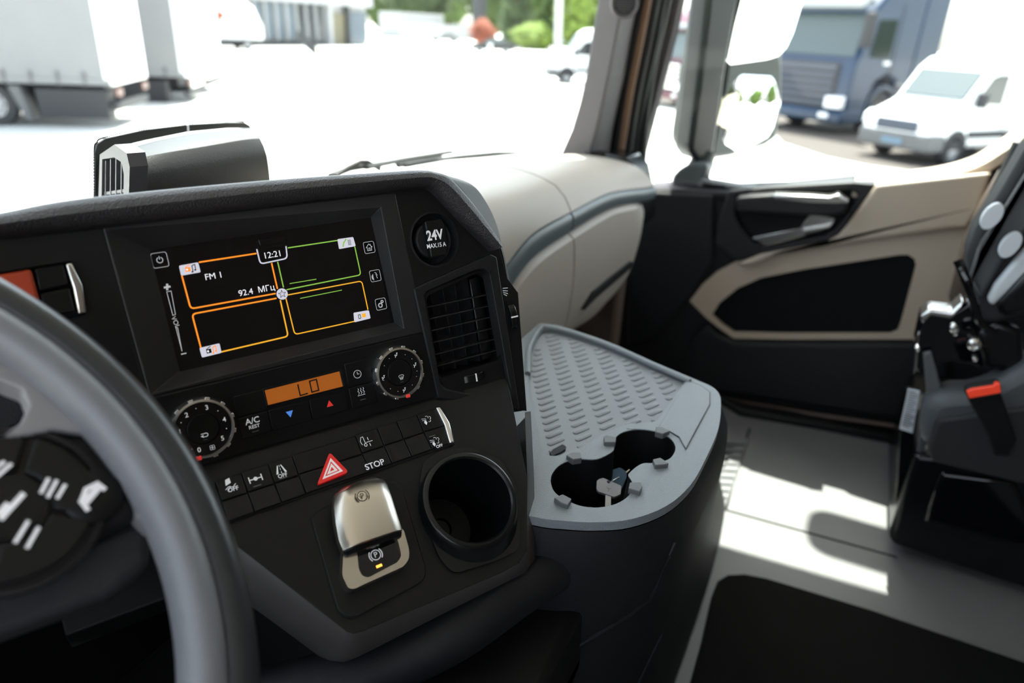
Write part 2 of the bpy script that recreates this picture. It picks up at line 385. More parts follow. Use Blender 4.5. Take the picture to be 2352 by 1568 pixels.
# =============================================================== A-PILLAR and seals
pil = thing('trim_1', 'grey raked windscreen pillar with a round speaker grille', 'pillar', (1.68, .55, -.28), kind='structure')
def ex(pts, x, up=None):
    q = [ax(px, py, 0, x) for px, py in pts]
    d = (q[0]-q[1]).normalized(); k = (.58-q[0].z)/d.z; return [q[0]+d*k]+q
lt = [(1374, 0), (1362, 70), (1345, 175), (1330, 240), (1312, 300), (1286, 358)]
rt = [(1466, 0), (1452, 70), (1434, 175), (1420, 240), (1408, 300), (1398, 362)]
mt = [(1432, 0), (1418, 70), (1398, 175), (1384, 240), (1370, 300), (1352, 360)]
e1, e2, e3 = ex(lt, 1.60), ex(mt, 1.60), ex(rt, 1.68)
b = MB(); bk = [p+V((.12, .05, 0)) for p in e3]; bl = [p+V((.10, .015, 0)) for p in e1]
b.rings([[a, m_, c, d, e] for a, m_, c, d, e in zip(e1, e2, e3, bk, bl)], 'pillar'); b.build('pillar_cover', pil, bevel=.004)
c0 = ax(1433, 8, 0, 1.60); nf = Fr(c0 + V((-.006, -.004, 0)), (.45, -.89, 0), (0, 0, 1))
gr = MB(); gr.turn(nf, 0, 0, [(.018, 0), (.024, .001), (.026, .004), (.029, .004), (.031, -.004)], 'pillar', 32); sp_ = gr.build('tweeter_ring', pil)
gr = MB(); gr.turn(nf, 0, 0, [(.0001, .002), (.023, .0015)], 'rubber', 32)
for i in range(-4, 5):
    for j in range(-4, 5):
        if i*i+j*j < 19: gr.turn(nf, i*.0046, j*.0046, [(.0014, .0022), (.0001, .0024)], 'arm_grey', 6)
gr.build('speaker_grille', pil)
def strip(name, pts, x, r, m_, fl_=(1, 1), n=8):
    b = MB(); b.tube(spline(ex(pts, x), 24), r, m_, n, flat=fl_); return b.build(name, pil)
strip('black_gap', [(1478, 0), (1462, 80), (1442, 190), (1426, 290), (1412, 372)], 1.735, .022, 'rubber')
strip('brown_flange', [(1489, 0), (1470, 100), (1450, 200), (1434, 300), (1422, 378)], 1.70, .0085, 'brown_seal')
strip('inner_seal', [(1504, 0), (1487, 90), (1464, 200), (1447, 300), (1437, 385)], 1.745, .016, 'rubber')
strip('outer_seal', [(1521, 0), (1506, 90), (1481, 200), (1462, 300), (1452, 392)], 1.755, .012, 'door_dark')
strip('window_channel', [(1531, 10), (1520, 60), (1500, 150), (1486, 240), (1476, 330), (1472, 410)], 1.765, .011, 'rubber')
b = MB(); b.box(ax(1368, 352, 0, 1.62), (.03, .05, .012), 'satin_black', .3); b.build('clip', pil, bevel=.003)
# =============================================================== PASSENGER DASHBOARD
dash = thing('dashboard', 'beige passenger dashboard with a dark band and glovebox lid', 'dashboard', (1.1, .5, -.6))
def sec(x, pts): return [ax(px, py, 0, x) for px, py in pts]
def resamp(pts, n):
    pts = spline(pts, 40); ds = [0]
    for p, q in zip(pts, pts[1:]): ds.append(ds[-1]+(q-p).length)
    out = []; k = 0
    for i in range(n):
        t = ds[-1]*i/(n-1)
        while k < len(ds)-2 and ds[k+1] < t: k += 1
        f_ = (t-ds[k])/max(1e-9, ds[k+1]-ds[k]); out.append(pts[k].lerp(pts[k+1], min(1, f_)))
    return out
def Y(x, y, yy=.395): return ax(x, y, 1, yy)
# upper cushion sections (x, list of (y, z))
def S(x, yz): return [V((x, a, c)) for a, c in yz]
upA = [S(.66, [(ws(.66)-.01, -.262), (.62, -.225), (.50, -.208), (.44, -.222), (.41, -.26), (.395, -.31), (.39, -.33)]),
       S(.80, [(ws(.8)-.01, -.258), (.62, -.222), (.50, -.206), (.43, -.216), (.405, -.245), (.395, -.275), (.393, -.296)]),
       S(.90, [(ws(.9)-.01, -.256), (.62, -.222), (.50, -.208), (.43, -.217), (.405, -.24), (.397, -.258), (.395, -.269)]),
       S(1.05, [(ws(1.05)-.01, -.256), (.62, -.222), (.52, -.210), (.44, -.224), (.41, -.246), (.400, -.262), (.397, -.268)]),
       S(1.25, [(ws(1.25)-.01, -.262), (.62, -.235), (.54, -.228), (.46, -.236), (.42, -.252), (.402, -.266), (.398, -.272)]),
       S(1.50, [(ws(1.5)-.01, -.285), (.62, -.262), (.54, -.256), (.46, -.262), (.42, -.280), (.402, -.298), (.398, -.304)]),
       S(1.56, [(ws(1.56)-.01, -.29), (.62, -.268), (.54, -.262), (.46, -.268), (.42, -.286), (.402, -.304), (.398, -.310)])]
def loftsec(secs, m_, n=16, back=None):
    rs = [resamp(s_, n) for s_ in secs]; cols = []
    for j in range(n): cols.append(spline([r[j] for r in rs], 30))
    k = len(cols[0]); return [[cols[j][i] for j in range(n)] for i in range(k)]
def skin(b, grid, m_, off):                      # closed solid: surface plus an inner skin offset by off
    b.rings([row + [p+off for p in row[::-1]] for row in grid], m_)
b = MB(); skin(b, loftsec(upA[:4], 'x'), 'beige_dash', V((0, .02, -.03))); b.build('upper_cushion', dash)
b = MB(); g_ = loftsec(upA[3:], 'x'); g_ = [[p+V((.004 if i == 0 else 0, 0, 0)) for p in r] for i, r in enumerate(g_)]
skin(b, g_, 'beige_dash', V((0, .02, -.03))); b.build('upper_cushion', dash, label='smooth beige upper cushion nearest the door')
band = lambda xs: [[V((x, .400, z1)), V((x, .3925, z1-.004)), V((x, .3905, (z1+z0)/2)), V((x, .3925, z0+.003)), V((x, .397, z0))] for x, z1, z0 in xs]
b = MB(); skin(b, loftsec(band([(.66, -.332, -.41), (.80, -.298, -.345), (.90, -.271, -.308), (1.046, -.269, -.301)]), 'x', 8), 'blue_grey', V((0, .02, 0))); b.build('dark_band', dash, label='blue grey band curving down at the console')
b = MB(); skin(b, loftsec(band([(1.052, -.269, -.300), (1.25, -.273, -.302), (1.50, -.306, -.334), (1.56, -.312, -.340)]), 'x', 8), 'blue_grey', V((0, .02, 0))); b.build('dark_band', dash, label='blue grey band running to the side vent')
def lidsec(x, zt, zb, bow=.010): return [V((x, .398, zt)), V((x, .388, zt-.006)), V((x, .388-bow*.6, zt+(zb-zt)*.35)), V((x, .388-bow*.3, zt+(zb-zt)*.65)), V((x, .394, zb+.02)), V((x, .415, zb)), V((x, .50, zb-.02))]
b = MB(); skin(b, loftsec([lidsec(.66, -.412, -.60), lidsec(.80, -.347, -.56, .012), lidsec(.90, -.31, -.53), lidsec(1.046, -.303, -.50)], 'x', 20), 'beige_dash', V((0, .02, .012))); b.build('knee_panel', dash)
b = MB(); skin(b, loftsec([lidsec(1.052, -.303, -.50), lidsec(1.25, -.304, -.52), lidsec(1.42, -.325, -.50), [V((1.54, .45, -.34)), V((1.545, .42, -.35)), V((1.55, .41, -.37)), V((1.54, .41, -.41)), V((1.50, .42, -.45)), V((1.48, .44, -.46)), V((1.46, .5, -.47))]], 'x', 20), 'beige_dash', V((0, .02, .012)))
gl = b.build('glovebox_lid', dash)
b = MB(); yf = Fr((0, .383, 0), (1, 0, 0), (0, 0, 1))
b.prism(yf, rnd([(1.11, -.455), (1.155, -.434), (1.38, -.435), (1.395, -.442), (1.385, -.452), (1.17, -.450)], .004), -.012, .004, 'black'); b.build('lid_grip', gl)
b = MB(); b.box((-.02, .65, -.60), (1.16, .14, .60), 'black'); b.build('driver_dash', label='dark driver side dashboard body behind the console', cat='dashboard', bevel=.02)
# side air vent at the dash end
vent = thing('side_air_vent', 'slim black air vent on the door end of the beige dashboard', 'air vent', (1.55, .42, -.42))
tr = [(1400, 356), (1440, 366), (1458, 392), (1468, 440), (1478, 500), (1476, 518), (1464, 500), (1455, 450), (1446, 410), (1430, 380), (1404, 366)]
vf = Fr((1.555, 0, 0), (0, -1, 0), (0, 0, 1))
b = MB(); b.prism(vf, vf.L([(1388, 352), (1440, 362), (1463, 390), (1474, 440), (1480, 500), (1478, 520), (1464, 505), (1450, 470), (1400, 460)]), -.10, .0, 'satin_black'); vb = b.build('vent_housing', vent, bevel=.006)
for k, (x, y) in enumerate([(1452, 388), (1455, 400), (1458, 412), (1460, 424), (1462, 446), (1464, 458)]):
    b = MB(); p = vf.g(*vf.loc(x, y), .004); b.box(p, (.01, .03, .005), 'arm_grey' if k in (1, 4) else 'black', 0); b.build('louvre', vent, bevel=.001)
b = MB(); p = vf.g(*vf.loc(1461, 435), .006); b.box(p, (.012, .022, .010), 'satin_chrome'); b.build('vent_knob', vent, bevel=.003)
b = MB(); b.box((1.45, .46, -.66), (.06, .1, .48), 'beige_dark'); b.build('footwell_post', label='brown post in the dark passenger footwell', cat='post', bevel=.01)
b = MB(); b.box((1.3, .60, -.72), (.95, .1, .34), 'pocket_black'); b.build('footwell_board', label='black board closing the passenger footwell', cat='footwell board', bevel=.01)
# =============================================================== CENTRE CONSOLE
con = thing('center_console', 'black driver-facing centre console with a padded leather top roll', 'console', L.g(0, -.1, -.06))
kp = [(-.33, .066)] + K.L([(0, 520), (240, 498), (900, 418), (985, 412), (1030, 440), (1128, 560), (1146, 566), (1166, 640), (1190, 672), (1198, 780), (1210, 944)]) + [(.116, -.1195), (-.33, -.1195)]
bez_o = [K.loc(*p) for p in [(236, 524), (905, 444), (998, 758), (343, 910)]]
bez_o[2] = (.1165, -.0575); bez_o[3] = (-.103, -.0595)
sock = K.loc(999, 550)
vent_h = K.L([(978, 680), (1108, 622), (1122, 628), (1150, 760), (1152, 825), (1015, 868), (1008, 862)], 0)
swb = K.L([(-90, 640), (166, 598), (203, 722), (150, 736), (-70, 790)], 0)
hol = [bez_o, circ(sock[0], sock[1], .0235, 36), rnd(vent_h, .006), rnd(swb, .003)]
b = MB(); b.prism(K, kp, -.026, 0, 'face_plastic', hol); b.build('face_panel', con, bevel=.0012)
b = MB(); kb = [(-.33, .055), (-.16, .062), (.14, .068), (.19, .0), (.200, -.155), (-.33, -.117)]
b.prism(K, kb, -.19, -.03, 'dark_plastic'); b.build('console_body', con, bevel=.004)
# padded roll
lw = [(-420, 600), (-100, 558), (0, 549), (240, 523), (600, 477), (900, 440), (965, 433), (985, 437), (1003, 453), (1040, 492), (1080, 533), (1125, 577)]
upx = [(-420, 560), (-100, 502), (0, 488), (200, 453), (600, 414), (900, 393), (965, 390), (992, 393), (1028, 405), (1068, 447), (1108, 500), (1150, 562)]
k1, k2 = spline(K.L(lw, .002), 60), spline(K.L(upx, .004), 60)
rings = []
for p, q in zip(k1, k2):
    d = q-p; n_ = d
    row = [K.g(p.x, p.y, -.01), K.g(p.x, p.y, .003)]
    for t, w in ((.08, .0085), (.25, .0125), (.5, .0145), (.75, .0125), (.92, .0085), (1.0, .002), (1.03, -.012), (1.05, -.045), (1.0, -.10)):
        row.append(K.g(p.x+d.x*t, p.y+d.y*t, w))
    rings.append(row)
b = MB(); b.rings(rings, 'leather'); b.build('padded_roll', con)
# grey shoulder behind the roll on the passenger side
s1 = spline(K.L([(985, 396), (1035, 410), (1075, 452), (1112, 505), (1149, 566), (1166, 642)], -.004), 30)
s2 = spline(K.L([(1025, 402), (1085, 425), (1120, 470), (1142, 520), (1154, 570), (1172, 645)], -.03), 30)
s3 = [p + V((.01, -.004)) for p in s2]
b = MB(); b.rings([[K.g(p.x, p.y, -.004), K.g(q.x, q.y, -.03), K.g(r.x, r.y, -.12), K.g(p.x-.02, p.y-.01, -.10)] for p, q, r in zip(s1, s2, s3)], 'dark_plastic')
b.build('console_shoulder', con)
# side cheek with defrost wheel
b = MB(); ck = [K.L([(1146, 566), (1168, 640), (1190, 672), (1199, 780), (1211, 944)], 0), ]
b.rings([[K.g(*p, 0) for p in ck[0]] + [K.g(p[0]-.012, p[1], -.01) for p in ck[0][::-1]], [K.g(p[0]+.004, p[1], -.05) for p in ck[0]] + [K.g(p[0]-.01, p[1], -.05) for p in ck[0][::-1]]], 'dark_plastic')
b.build('console_cheek', con, bevel=.003)
# lower panel
inn = [(1206, 946), (1212, 1100), (1211, 1262), (1192, 1292), (1150, 1316), (836, 1448), (812, 1455), (796, 1450), (660, 1344), (555, 1262), (430, 1170), (300, 1110)]
out = [(1219, 944), (1227, 1100), (1229, 1282), (1206, 1314), (1150, 1342), (836, 1496), (808, 1505), (776, 1498), (655, 1408), (540, 1325), (410, 1240), (280, 1150)]
il, ol = L.L(inn, 0), L.L(out, -.014)
fr_top = [(il[0][0], .001)] + il[1:-1] + [(-.30, il[-1][1]), (-.30, .001)]
cupc = L.loc(1080, 1148, .010)
row_r = [L.loc(480, 1112), L.loc(1004, 937), L.loc(1041, 1020), L.loc(530, 1203)]
b = MB(); b.prism(L, fr_top, -.003, 0, 'face_plastic', [circ(cupc[0], cupc[1], .0345, 40)]); b.build('lower_panel', con, bevel=.0004)
b = MB(); b.rings([[L.g(*p, -.0005) for p in il], [L.g(*p, -.014) for p in ol], [L.g(p[0], p[1], -.055) for p in ol]], 'rim_plastic', False, False, closed=False)
b.build('lower_rim', con, ang=50)
b = MB(); ob = L.L([(1225, 1100), (1222, 1270), (1190, 1305), (836, 1480), (800, 1480), (655, 1395), (540, 1310)], -.05)
b.prism(L, ob + [(-.30, ob[-1][1]), (-.30, -.01), (ob[0][0], -.01)], -.10, -.056, 'black', [circ(cupc[0], cupc[1], .040, 40)]); b.build('under_shell', con, bevel=.006)
b = MB(); tb = L.L([(940, 1462), (1000, 1425), (1014, 1440), (1010, 1470), (975, 1482), (950, 1480)], -.04); b.prism(L, tb, -.09, -.035, 'satin_black'); b.build('pull_tab', con, bevel=.004)

for pts_, wd_, w_, m_ in (([(907, 446), (950, 655), (1002, 914)], .0005, .0003, 'arm_grey'), ([(239, 527), (345, 908)], .0007, .0003, 'arm_grey'), ([(232, 527), (338, 910)], .0014, .00025, 'seam'), ([(954, 655), (1040, 618), (1128, 579)], .0010, .0003, 'seam')):
    p_ = K.L(pts_); b = MB(); b.prism(K, [(x-wd_/2, y-wd_/2) for x, y in p_] + [(x+wd_/2, y+wd_/2) for x, y in p_[::-1]], -.0002, w_, m_); b.build('panel_seam', con)
# ---- infotainment
inf = thing('infotainment_unit', 'seven inch touchscreen radio unit in a sloping black bezel', 'touchscreen', K.g(.003, -.05, -.02))
SW = -.011
s_in = K.L([(344, 574), (851, 499), (905, 740), (413, 853)], SW)
b = MB(); b.rings([[K.g(*p, .0004) for p in bez_o], [K.g(p[0]*1.0, p[1], .0012) for p in [(bez_o[0][0]+.001, bez_o[0][1]-.001), (bez_o[1][0]-.0145, bez_o[1][1]-.010), (bez_o[2][0]-.0195, bez_o[2][1]+.006), (bez_o[3][0]+.001, bez_o[3][1]+.001)]],
    [K.g(*p, SW+.0002) for p in s_in]], 'bezel_plastic', False, False)
b.rings([[K.g(*p, -.0005) for p in bez_o], [K.g(*p, -.024) for p in bez_o]], 'face_plastic', False, True)
b.build('bezel', inf, bevel=.0006)
b = MB(); b.prism(K, s_in, SW-.003, SW, 'gloss_black'); scr = b.build('screen', inf)
b = MB(); e0, e1_ = K.loc(856, 499, SW+.001), K.loc(908, 741, SW+.001); b.prism(K, [e0, (e0[0]+.0011, e0[1]), (e1_[0]+.0011, e1_[1]), e1_], SW, SW+.0016, 'satin_chrome'); b.build('edge_highlight', inf, bevel=.0005, label='thin highlight painted right of the screen')  # chrome strip stands in for the highlight on the right bezel wall
w1 = SW+.0004
def q(x, y): return K.loc(x, y, w1)
def sq(*p): return K.L(p, w1)
b = MB(); rr = lambda pts, r: rnd(pts, r)
# four menu frames
def arcpoly(pts, rads): 
    out = []
    for i, p in enumerate(pts):
        if rads[i] == 0: out.append(V(p)); continue
        a_, c_, p_ = V(pts[i-1]), V(pts[i+1]), V(p)
        q0, q1 = p_+(a_-p_).normalized()*rads[i], p_+(c_-p_).normalized()*rads[i]
        for j in range(6):
            t = j/5; out.append(q0*(1-t)**2+p_*2*t*(1-t)+q1*t*t)
    return out
b.stroke(K, sq((458, 602), (588, 582)), .0011, w1, 's_orange')
b.stroke(K, arcpoly(sq((418, 634), (438, 709), (632, 674)), [0, .003, 0]), .0011, w1, 's_orange')
b.stroke(K, sq((624, 605), (637, 662)), .0011, w1, 's_orange')
b.stroke(K, arcpoly(sq((634, 685), (441, 721), (461, 797)), [0, .003, 0]), .0011, w1, 's_orange')
b.stroke(K, arcpoly(sq((508, 808), (662, 772), (644, 690)), [0, .003, 0]), .0011, w1, 's_amber')
b.stroke(K, sq((662, 569), (775, 552)), .0009, w1, 's_green')
b.stroke(K, arcpoly(sq((815, 567), (829, 631), (659, 665)), [0, .003, 0]), .0009, w1, 's_green')
b.stroke(K, sq((638, 602), (651, 659)), .0009, w1, 's_green')
b.stroke(K, arcpoly(sq((662, 677), (831, 645), (845, 710)), [0, .003, 0]), .0009, w1, 's_amber')
b.stroke(K, arcpoly(sq((657, 686), (677, 768), (813, 738)), [0, .003, 0]), .0009, w1, 's_amber')
b.stroke(K, sq((666, 651), (726, 641)), .0006, w1, 's_green'); b.stroke(K, sq((690, 685), (785, 666)), .0006, w1, 's_green')
b.build('menu_frames', scr)
b = MB(); w2 = w1+.0001
b.stroke(K, arcpoly(sq((590, 573), (598, 606), (660, 593), (657, 566)), [0, .003, .003, 0]), .0010, w1, 's_tile')
b.prism(K, sq((590, 553), (655, 543), (657, 562), (593, 572)), w1-.0003, w1+.0001, 's_black'); b.build('clock_frame', scr)
AN = atan2(q(850, 537)[1]-q(415, 603)[1], q(850, 537)[0]-q(415, 603)[0])
b = MB(); c_ = q(626, 585); b.text(K, '12:21', c_[0], c_[1], .0066, w2, 's_white', AN, bold=.0); b.build('clock_text', scr)
b = MB(); c_ = q(491, 634); b.text(K, 'FM 1', c_[0], c_[1], .0064, w2, 's_white', AN, bold=.0)
c_ = q(590, 667); b.text(K, '92.4  МГц', c_[0], c_[1], .0064, w2, 's_white', AN, bold=.0); b.build('station_text', scr)
for pts, ic in (([(411, 610), (455, 602), (461, 625), (416, 633)], 0), ([(458, 799), (504, 788), (509, 810), (464, 821)], 1), ([(775, 549), (811, 544), (817, 565), (779, 572)], 2), ([(812, 718), (847, 712), (851, 731), (814, 740)], 3)):
    b = MB(); pl_ = rnd(sq(*pts), .001); b.prism(K, pl_, w1-.0002, w1+.0002, 's_tile')
    cx_ = sum(p[0] for p in sq(*pts))/4; cy_ = sum(p[1] for p in sq(*pts))/4; w3 = w1+.0004
    def R_(x0, y0, x1, y1, m_, s=.0035): b.flat(K, [(cx_+x0*s, cy_+y0*s), (cx_+x1*s, cy_+y0*s), (cx_+x1*s, cy_+y1*s), (cx_+x0*s, cy_+y1*s)], w3, m_)
    def Lf(pts_, m_, wd=.0005, s=.0035): b.stroke(K, [(cx_+x*s, cy_+y*s) for x, y in pts_], wd, w3, m_)
    if ic in (0, 1):
        R_(-.9, -.5, .1, .4, 's_orange' if ic == 0 else 's_black'); Lf([(-.8, .4), (.1, .9)], 's_orange' if ic == 0 else 's_black')
        b.flat(K, [(cx_-.0020+.0008*cos(t*.8), cy_-.0002+.0008*sin(t*.8)) for t in range(8)], w3+.0002, 's_white')
        mm = 's_black' if ic == 0 else 's_orange'; Lf([(.5, -.6), (.5, .6), (1.1, .8), (1.1, -.3)], mm, .0006); R_(.2, -.8, .55, -.5, mm); R_(.8, -.5, 1.15, -.2, mm)
    elif ic == 2:
        Lf([(-1, -.7), (-.7, .1), (.0, .8)], 's_green', .0011)
        for i in range(3):
            for j in range(4): R_(.35+i*.28, -.6+j*.33, .52+i*.28, -.4+j*.33, 's_black')
    else:
        R_(.0, -.4, 1., .5, 's_amber'); Lf([(-.9, -.5), (-.4, -.5), (-.4, .4), (-.9, .4), (-.9, -.5)], 's_black')
    b.build('menu_tile', scr)
b = MB(); c_ = q(648, 675); b.flat(K, circ(c_[0], c_[1], .0044, 28), w2, 's_tile')
st = [(c_[0]+(.0030 if i % 2 == 0 else .0013)*sin(i*pi/5+AN*-1), c_[1]+(.0030 if i % 2 == 0 else .0013)*cos(i*pi/5)) for i in range(10)]
b.stroke(K, st, .0004, w2+.0002, 's_black', True); b.build('star_button', scr)
def key(x, y, s, name, strokes, boxed=True, m_='ink', wd=.0005):
    b = MB(); c_ = K.loc(x, y, w1)
    ca, sa = cos(AN), sin(AN)
    tr_ = lambda u, v: (c_[0]+(u*ca-v*sa)*s, c_[1]+(u*sa+v*ca)*s)
    if boxed: b.stroke(K, rnd([tr_(-1, -1), tr_(1, -1), tr_(1, 1), tr_(-1, 1)], s*.35), .00035, w1, m_, True)
    for pts_ in strokes: b.stroke(K, [tr_(*p) for p in pts_], wd, w1, m_)
    b.build(name, scr)
ring_ = lambda r, n=16, x=0, y=0, a0=0, a1=2*pi: [(x+r*cos(a0+(a1-a0)*i/n), y+r*sin(a0+(a1-a0)*i/n)) for i in range(n+1)]
key(367, 597, .0052, 'power_key', [ring_(.38, 16, 0, 0, radians(120), radians(420)), [(0, .1), (0, .5)]])
key(848, 568, .0047, 'home_key', [[(-.6, 0), (0, .6), (.6, 0)], [(-.4, .1), (-.4, -.55), (.4, -.55), (.4, .1)], [(-.1, -.5), (-.1, -.1), (.15, -.1), (.15, -.5)], [(.3, .3), (.3, .55)]], wd=.0004)
key(862, 633, .0047, 'voice_key', [[(.0, .6), (.3, .4), (.15, .2), (.4, .1), (.2, -.1), (.35, -.5)], ring_(.2, 6, -.3, -.2, radians(120), radians(240)), ring_(.4, 6, -.2, -.2, radians(120), radians(240)), ring_(.6, 6, -.1, -.2, radians(120), radians(240))], wd=.0004)
key(875, 698, .0047, 'settings_key', [ring_(.3, 10, -.15, -.2), ring_(.42, 8, -.15, -.2), ring_(.18, 8, .3, .4), ring_(.26, 6, .3, .4)], wd=.0004)
b = MB()
b.stroke(K, sq((384, 653), (384, 665)), .0014, w1, 'ink'); b.stroke(K, sq((378, 660), (390, 658)), .0014, w1, 'ink')
b.stroke(K, sq((383, 670), (393, 668), (403, 722), (397, 724)), .00045, w1, 'ink', True)
b.stroke(K, sq((404, 752), (408, 752), (418, 806)), .00045, w1, 'ink', True)
b.stroke(K, sq((417, 813), (427, 811)), .0009, w1, 'ink')
c_ = q(403, 740); b.text(K, 'VOL', c_[0], c_[1], .0046, w1, 'ink', radians(-80)); b.build('volume_marks', scr)
c_ = K.loc(622, 556, SW+.001); b = MB(); b.prism(K, rnd(sq((592, 550), (650, 541), (655, 556), (597, 565)), .001), w1, w1+.0012, 'gloss_black'); b.build('sensor_window', scr, bevel=.0003)

# ---- 24 V socket
so_ = thing('power_socket', 'round dark 24 V power outlet with a printed flap', 'power outlet', K.g(sock[0], sock[1]-.02, 0))
b = MB(); b.turn(K, *sock, [(.0245, -.003), (.0242, .0006), (.0228, .0008), (.021, -.009), (.0165, -.012), (.0001, -.012)], 'dark_plastic', 48); b.build('socket_ring', so_)
b = MB(); b.prism(K, circ(sock[0], sock[1], .0165, 32), -.012, -.004, 'dark_plastic'); b.build('socket_cap', so_, bevel=.002, seg=3)
fp = K.L([(975, 508), (1015, 502), (1022, 518), (1030, 560), (1026, 585), (990, 592), (985, 560)], .001)
b = MB(); b.prism(K, rnd(fp, .002), -.006, .0015, 'face_plastic'); fl_ = b.build('flap', so_, bevel=.001)
b = MB(); b.text(K, '24V', sock[0]-.0005, sock[1]+.0035, .0118, .0018, 'ink', AN-.02, bold=.03, sx=.85); b.text(K, 'MAX.15 A', sock[0]-.0005, sock[1]-.0052, .0052, .0018, 'ink', AN-.02, bold=.02, sx=.85); b.build('printed_text', fl_)

# ---- centre vent
av = thing('air_vent', 'black louvred air vent of the console below the power outlet', 'air vent', K.g(.16, -.15, 0))
vo = K.L([(948, 662), (1125, 583), (1140, 590), (1192, 935), (1188, 942), (1004, 914)], .002)
ci = K.L([(972, 672), (1100, 618), (1122, 622), (1172, 905), (1160, 918), (1022, 893), (1010, 880)], .002)
b = MB(); b.prism(K, vo, .0003, .0035, 'dark_plastic', [rnd(ci, .006)]); b.build('vent_frame', av, bevel=.0015, seg=3)
vi = [(V(p)-V(K.loc(1075, 770)))*.99+V(K.loc(1075, 770)) for p in ci]
b = MB(); ciw = rnd(ci, .006)
b.rings([[K.g(*p, .0025) for p in ciw], [K.g(*( (V(p)-V((.162, -.075)))*.93+V((.162, -.075))), -.006) for p in ciw]], 'dark_plastic', False, False); b.build('vent_funnel', av)
lowp = K.L([(1013, 868), (1152, 824), (1164, 905), (1156, 912), (1025, 888)], -.006)
b = MB(); b.prism(K, lowp, -.008, -.004, 'dark_plastic'); b.build('vent_sill', av, bevel=.001)
b = MB(); bx0, bx1 = (.117, .202), (-.13, .0)
b.rings([[K.g(*p, -.006) for p in vent_h], [K.g(*p, -.04) for p in vent_h]], 'black', False, True); b.build('duct', av)
def xat(poly, yv):
    xs_ = []
    for i in range(len(poly)):
        (x0, y0), (x1, y1) = poly[i-1], poly[i]
        if (y0-yv)*(y1-yv) < 0: xs_.append(x0+(x1-x0)*(yv-y0)/(y1-y0))
    return (min(xs_), max(xs_)) if len(xs_) >= 2 else None
def yat(poly, xv):
    r_ = xat([(p[1], p[0]) for p in poly], xv); return r_
for py in (726, 750, 778, 804, 832, 858):        # horizontal vanes, px on the left edge
    pass
for i in range(7):
    y_ = K.loc(1060, 687+i*27.3, -.008)[1]; r_ = xat(vent_h, y_)
    if not r_: continue
    b = MB(); sl = tan(AN)*.5
    b.rings([[K.g(r_[0], y_-sl*.02, w) for w in (-.006, -.018)] + [K.g(r_[0], y_-sl*.02-.0011, w) for w in (-.018, -.006)],
             [K.g(r_[1], y_+sl*.02, w) for w in (-.006, -.018)] + [K.g(r_[1], y_+sl*.02-.0011, w) for w in (-.018, -.006)]], 'bezel_plastic')
    b.build('vane', av, bevel=.0003)
for i in range(5):
    x_ = K.loc(1008+i*29, 790, -.02)[0]; r_ = yat(vent_h, x_)
    if not r_: continue
    b = MB(); b.prism(K, rect(x_, r_[0], x_+.0008, r_[1]), -.032, -.020, 'bezel_plastic'); b.build('rear_vane', av)
b = MB(); x_, y_ = K.loc(1100, 700, -.010); b.prism(K, K.L([(1078, 640), (1100, 632), (1132, 820), (1108, 830)], -.012), -.016, -.012, 'satin_black'); b.build('vane_slider', av, bevel=.001)
# vent wheel
c_ = K.loc(1098, 866, .0); b = MB()
wf = Fr(K.g(c_[0], c_[1], -.006), K.v, K.n)
ax_u = (K.u*cos(AN) + K.v*sin(AN))
def hwheel(name, cpx, length, rad, parent, vert=False, mark=True, w=-.004):
    c_ = K.loc(*cpx); o_ = K.g(c_[0], c_[1], w)
    long_ = (K.v if vert else ax_u); side = (K.u if vert else K.v)
    b = MB(); n = 40; rg = []
    for sgn, rs in ((-.0035, .94), (-.0028, 1), (.0028, 1), (.0035, .94)):
        rg.append([o_ + side*sgn + (long_*cos(2*pi*i/n)*length + K.n*sin(2*pi*i/n)*rad)*(rs*(1 if i % 2 else .985)) for i in range(n)])
    b.rings(rg, 'satin_black'); o = b.build(name, parent, ang=20)
    if mark:
        b = MB(); m0 = o_ + K.n*(rad+.0003) + long_*(length*.0)
        b.rings([[m0+side*s_*.0036+long_*t for s_, t in ((-1, -.0006), (1, -.0006), (1, .0006), (-1, .0006))], [m0-K.n*.001+side*s_*.0036+long_*t for s_, t in ((-1, -.0006), (1, -.0006), (1, .0006), (-1, .0006))]], 'ink')
        b.build('white_mark', o)
    return o
b = MB(); b.prism(K, rnd(K.L([(1048, 868), (1140, 846), (1146, 862), (1140, 872), (1055, 884)], -.003), .002), -.0045, -.0035, 'black'); b.build('wheel_slot', av)
hwheel('vent_wheel', (1090, 866), .0125, .0062, av, w=-.0030)
b = MB(); wq = -.0036
P_ = lambda *p: K.L(p, wq)
b.flat(K, P_((1070, 894), (1091, 889), (1091, 884)), wq, 'ink'); b.stroke(K, P_((1094, 883), (1097, 892)), .0006, wq, 'ink')
b.stroke(K, P_((1104, 886), (1122, 881)), .0009, wq, 'ink'); b.flat(K, P_((1101, 887), (1108, 881), (1109, 889)), wq, 'ink'); b.flat(K, P_((1125, 880), (1118, 878), (1119, 886)), wq, 'ink')
b.build('airflow_marks', av)
b = MB(); b.prism(K, rnd(K.L([(1163, 690), (1180, 690), (1188, 720), (1189, 755), (1180, 766), (1172, 758)], .001), .002), .0002, .001, 'black'); b.build('wheel_recess', con)
hwheel('defrost_wheel', (1176, 727), .0125, .0055, con, vert=True, w=-.001)
b = MB()
for i, (x0, y0, x1, y1) in enumerate([(1155, 662, 1166, 661), (1155, 667, 1166, 668), (1156, 671, 1166, 674), (1157, 675, 1164, 679)]): b.stroke(K, K.L([(x0, y0), (x1, y1)], .0012), .0005, .0012, 'ink')
b.build('defrost_marks', con)

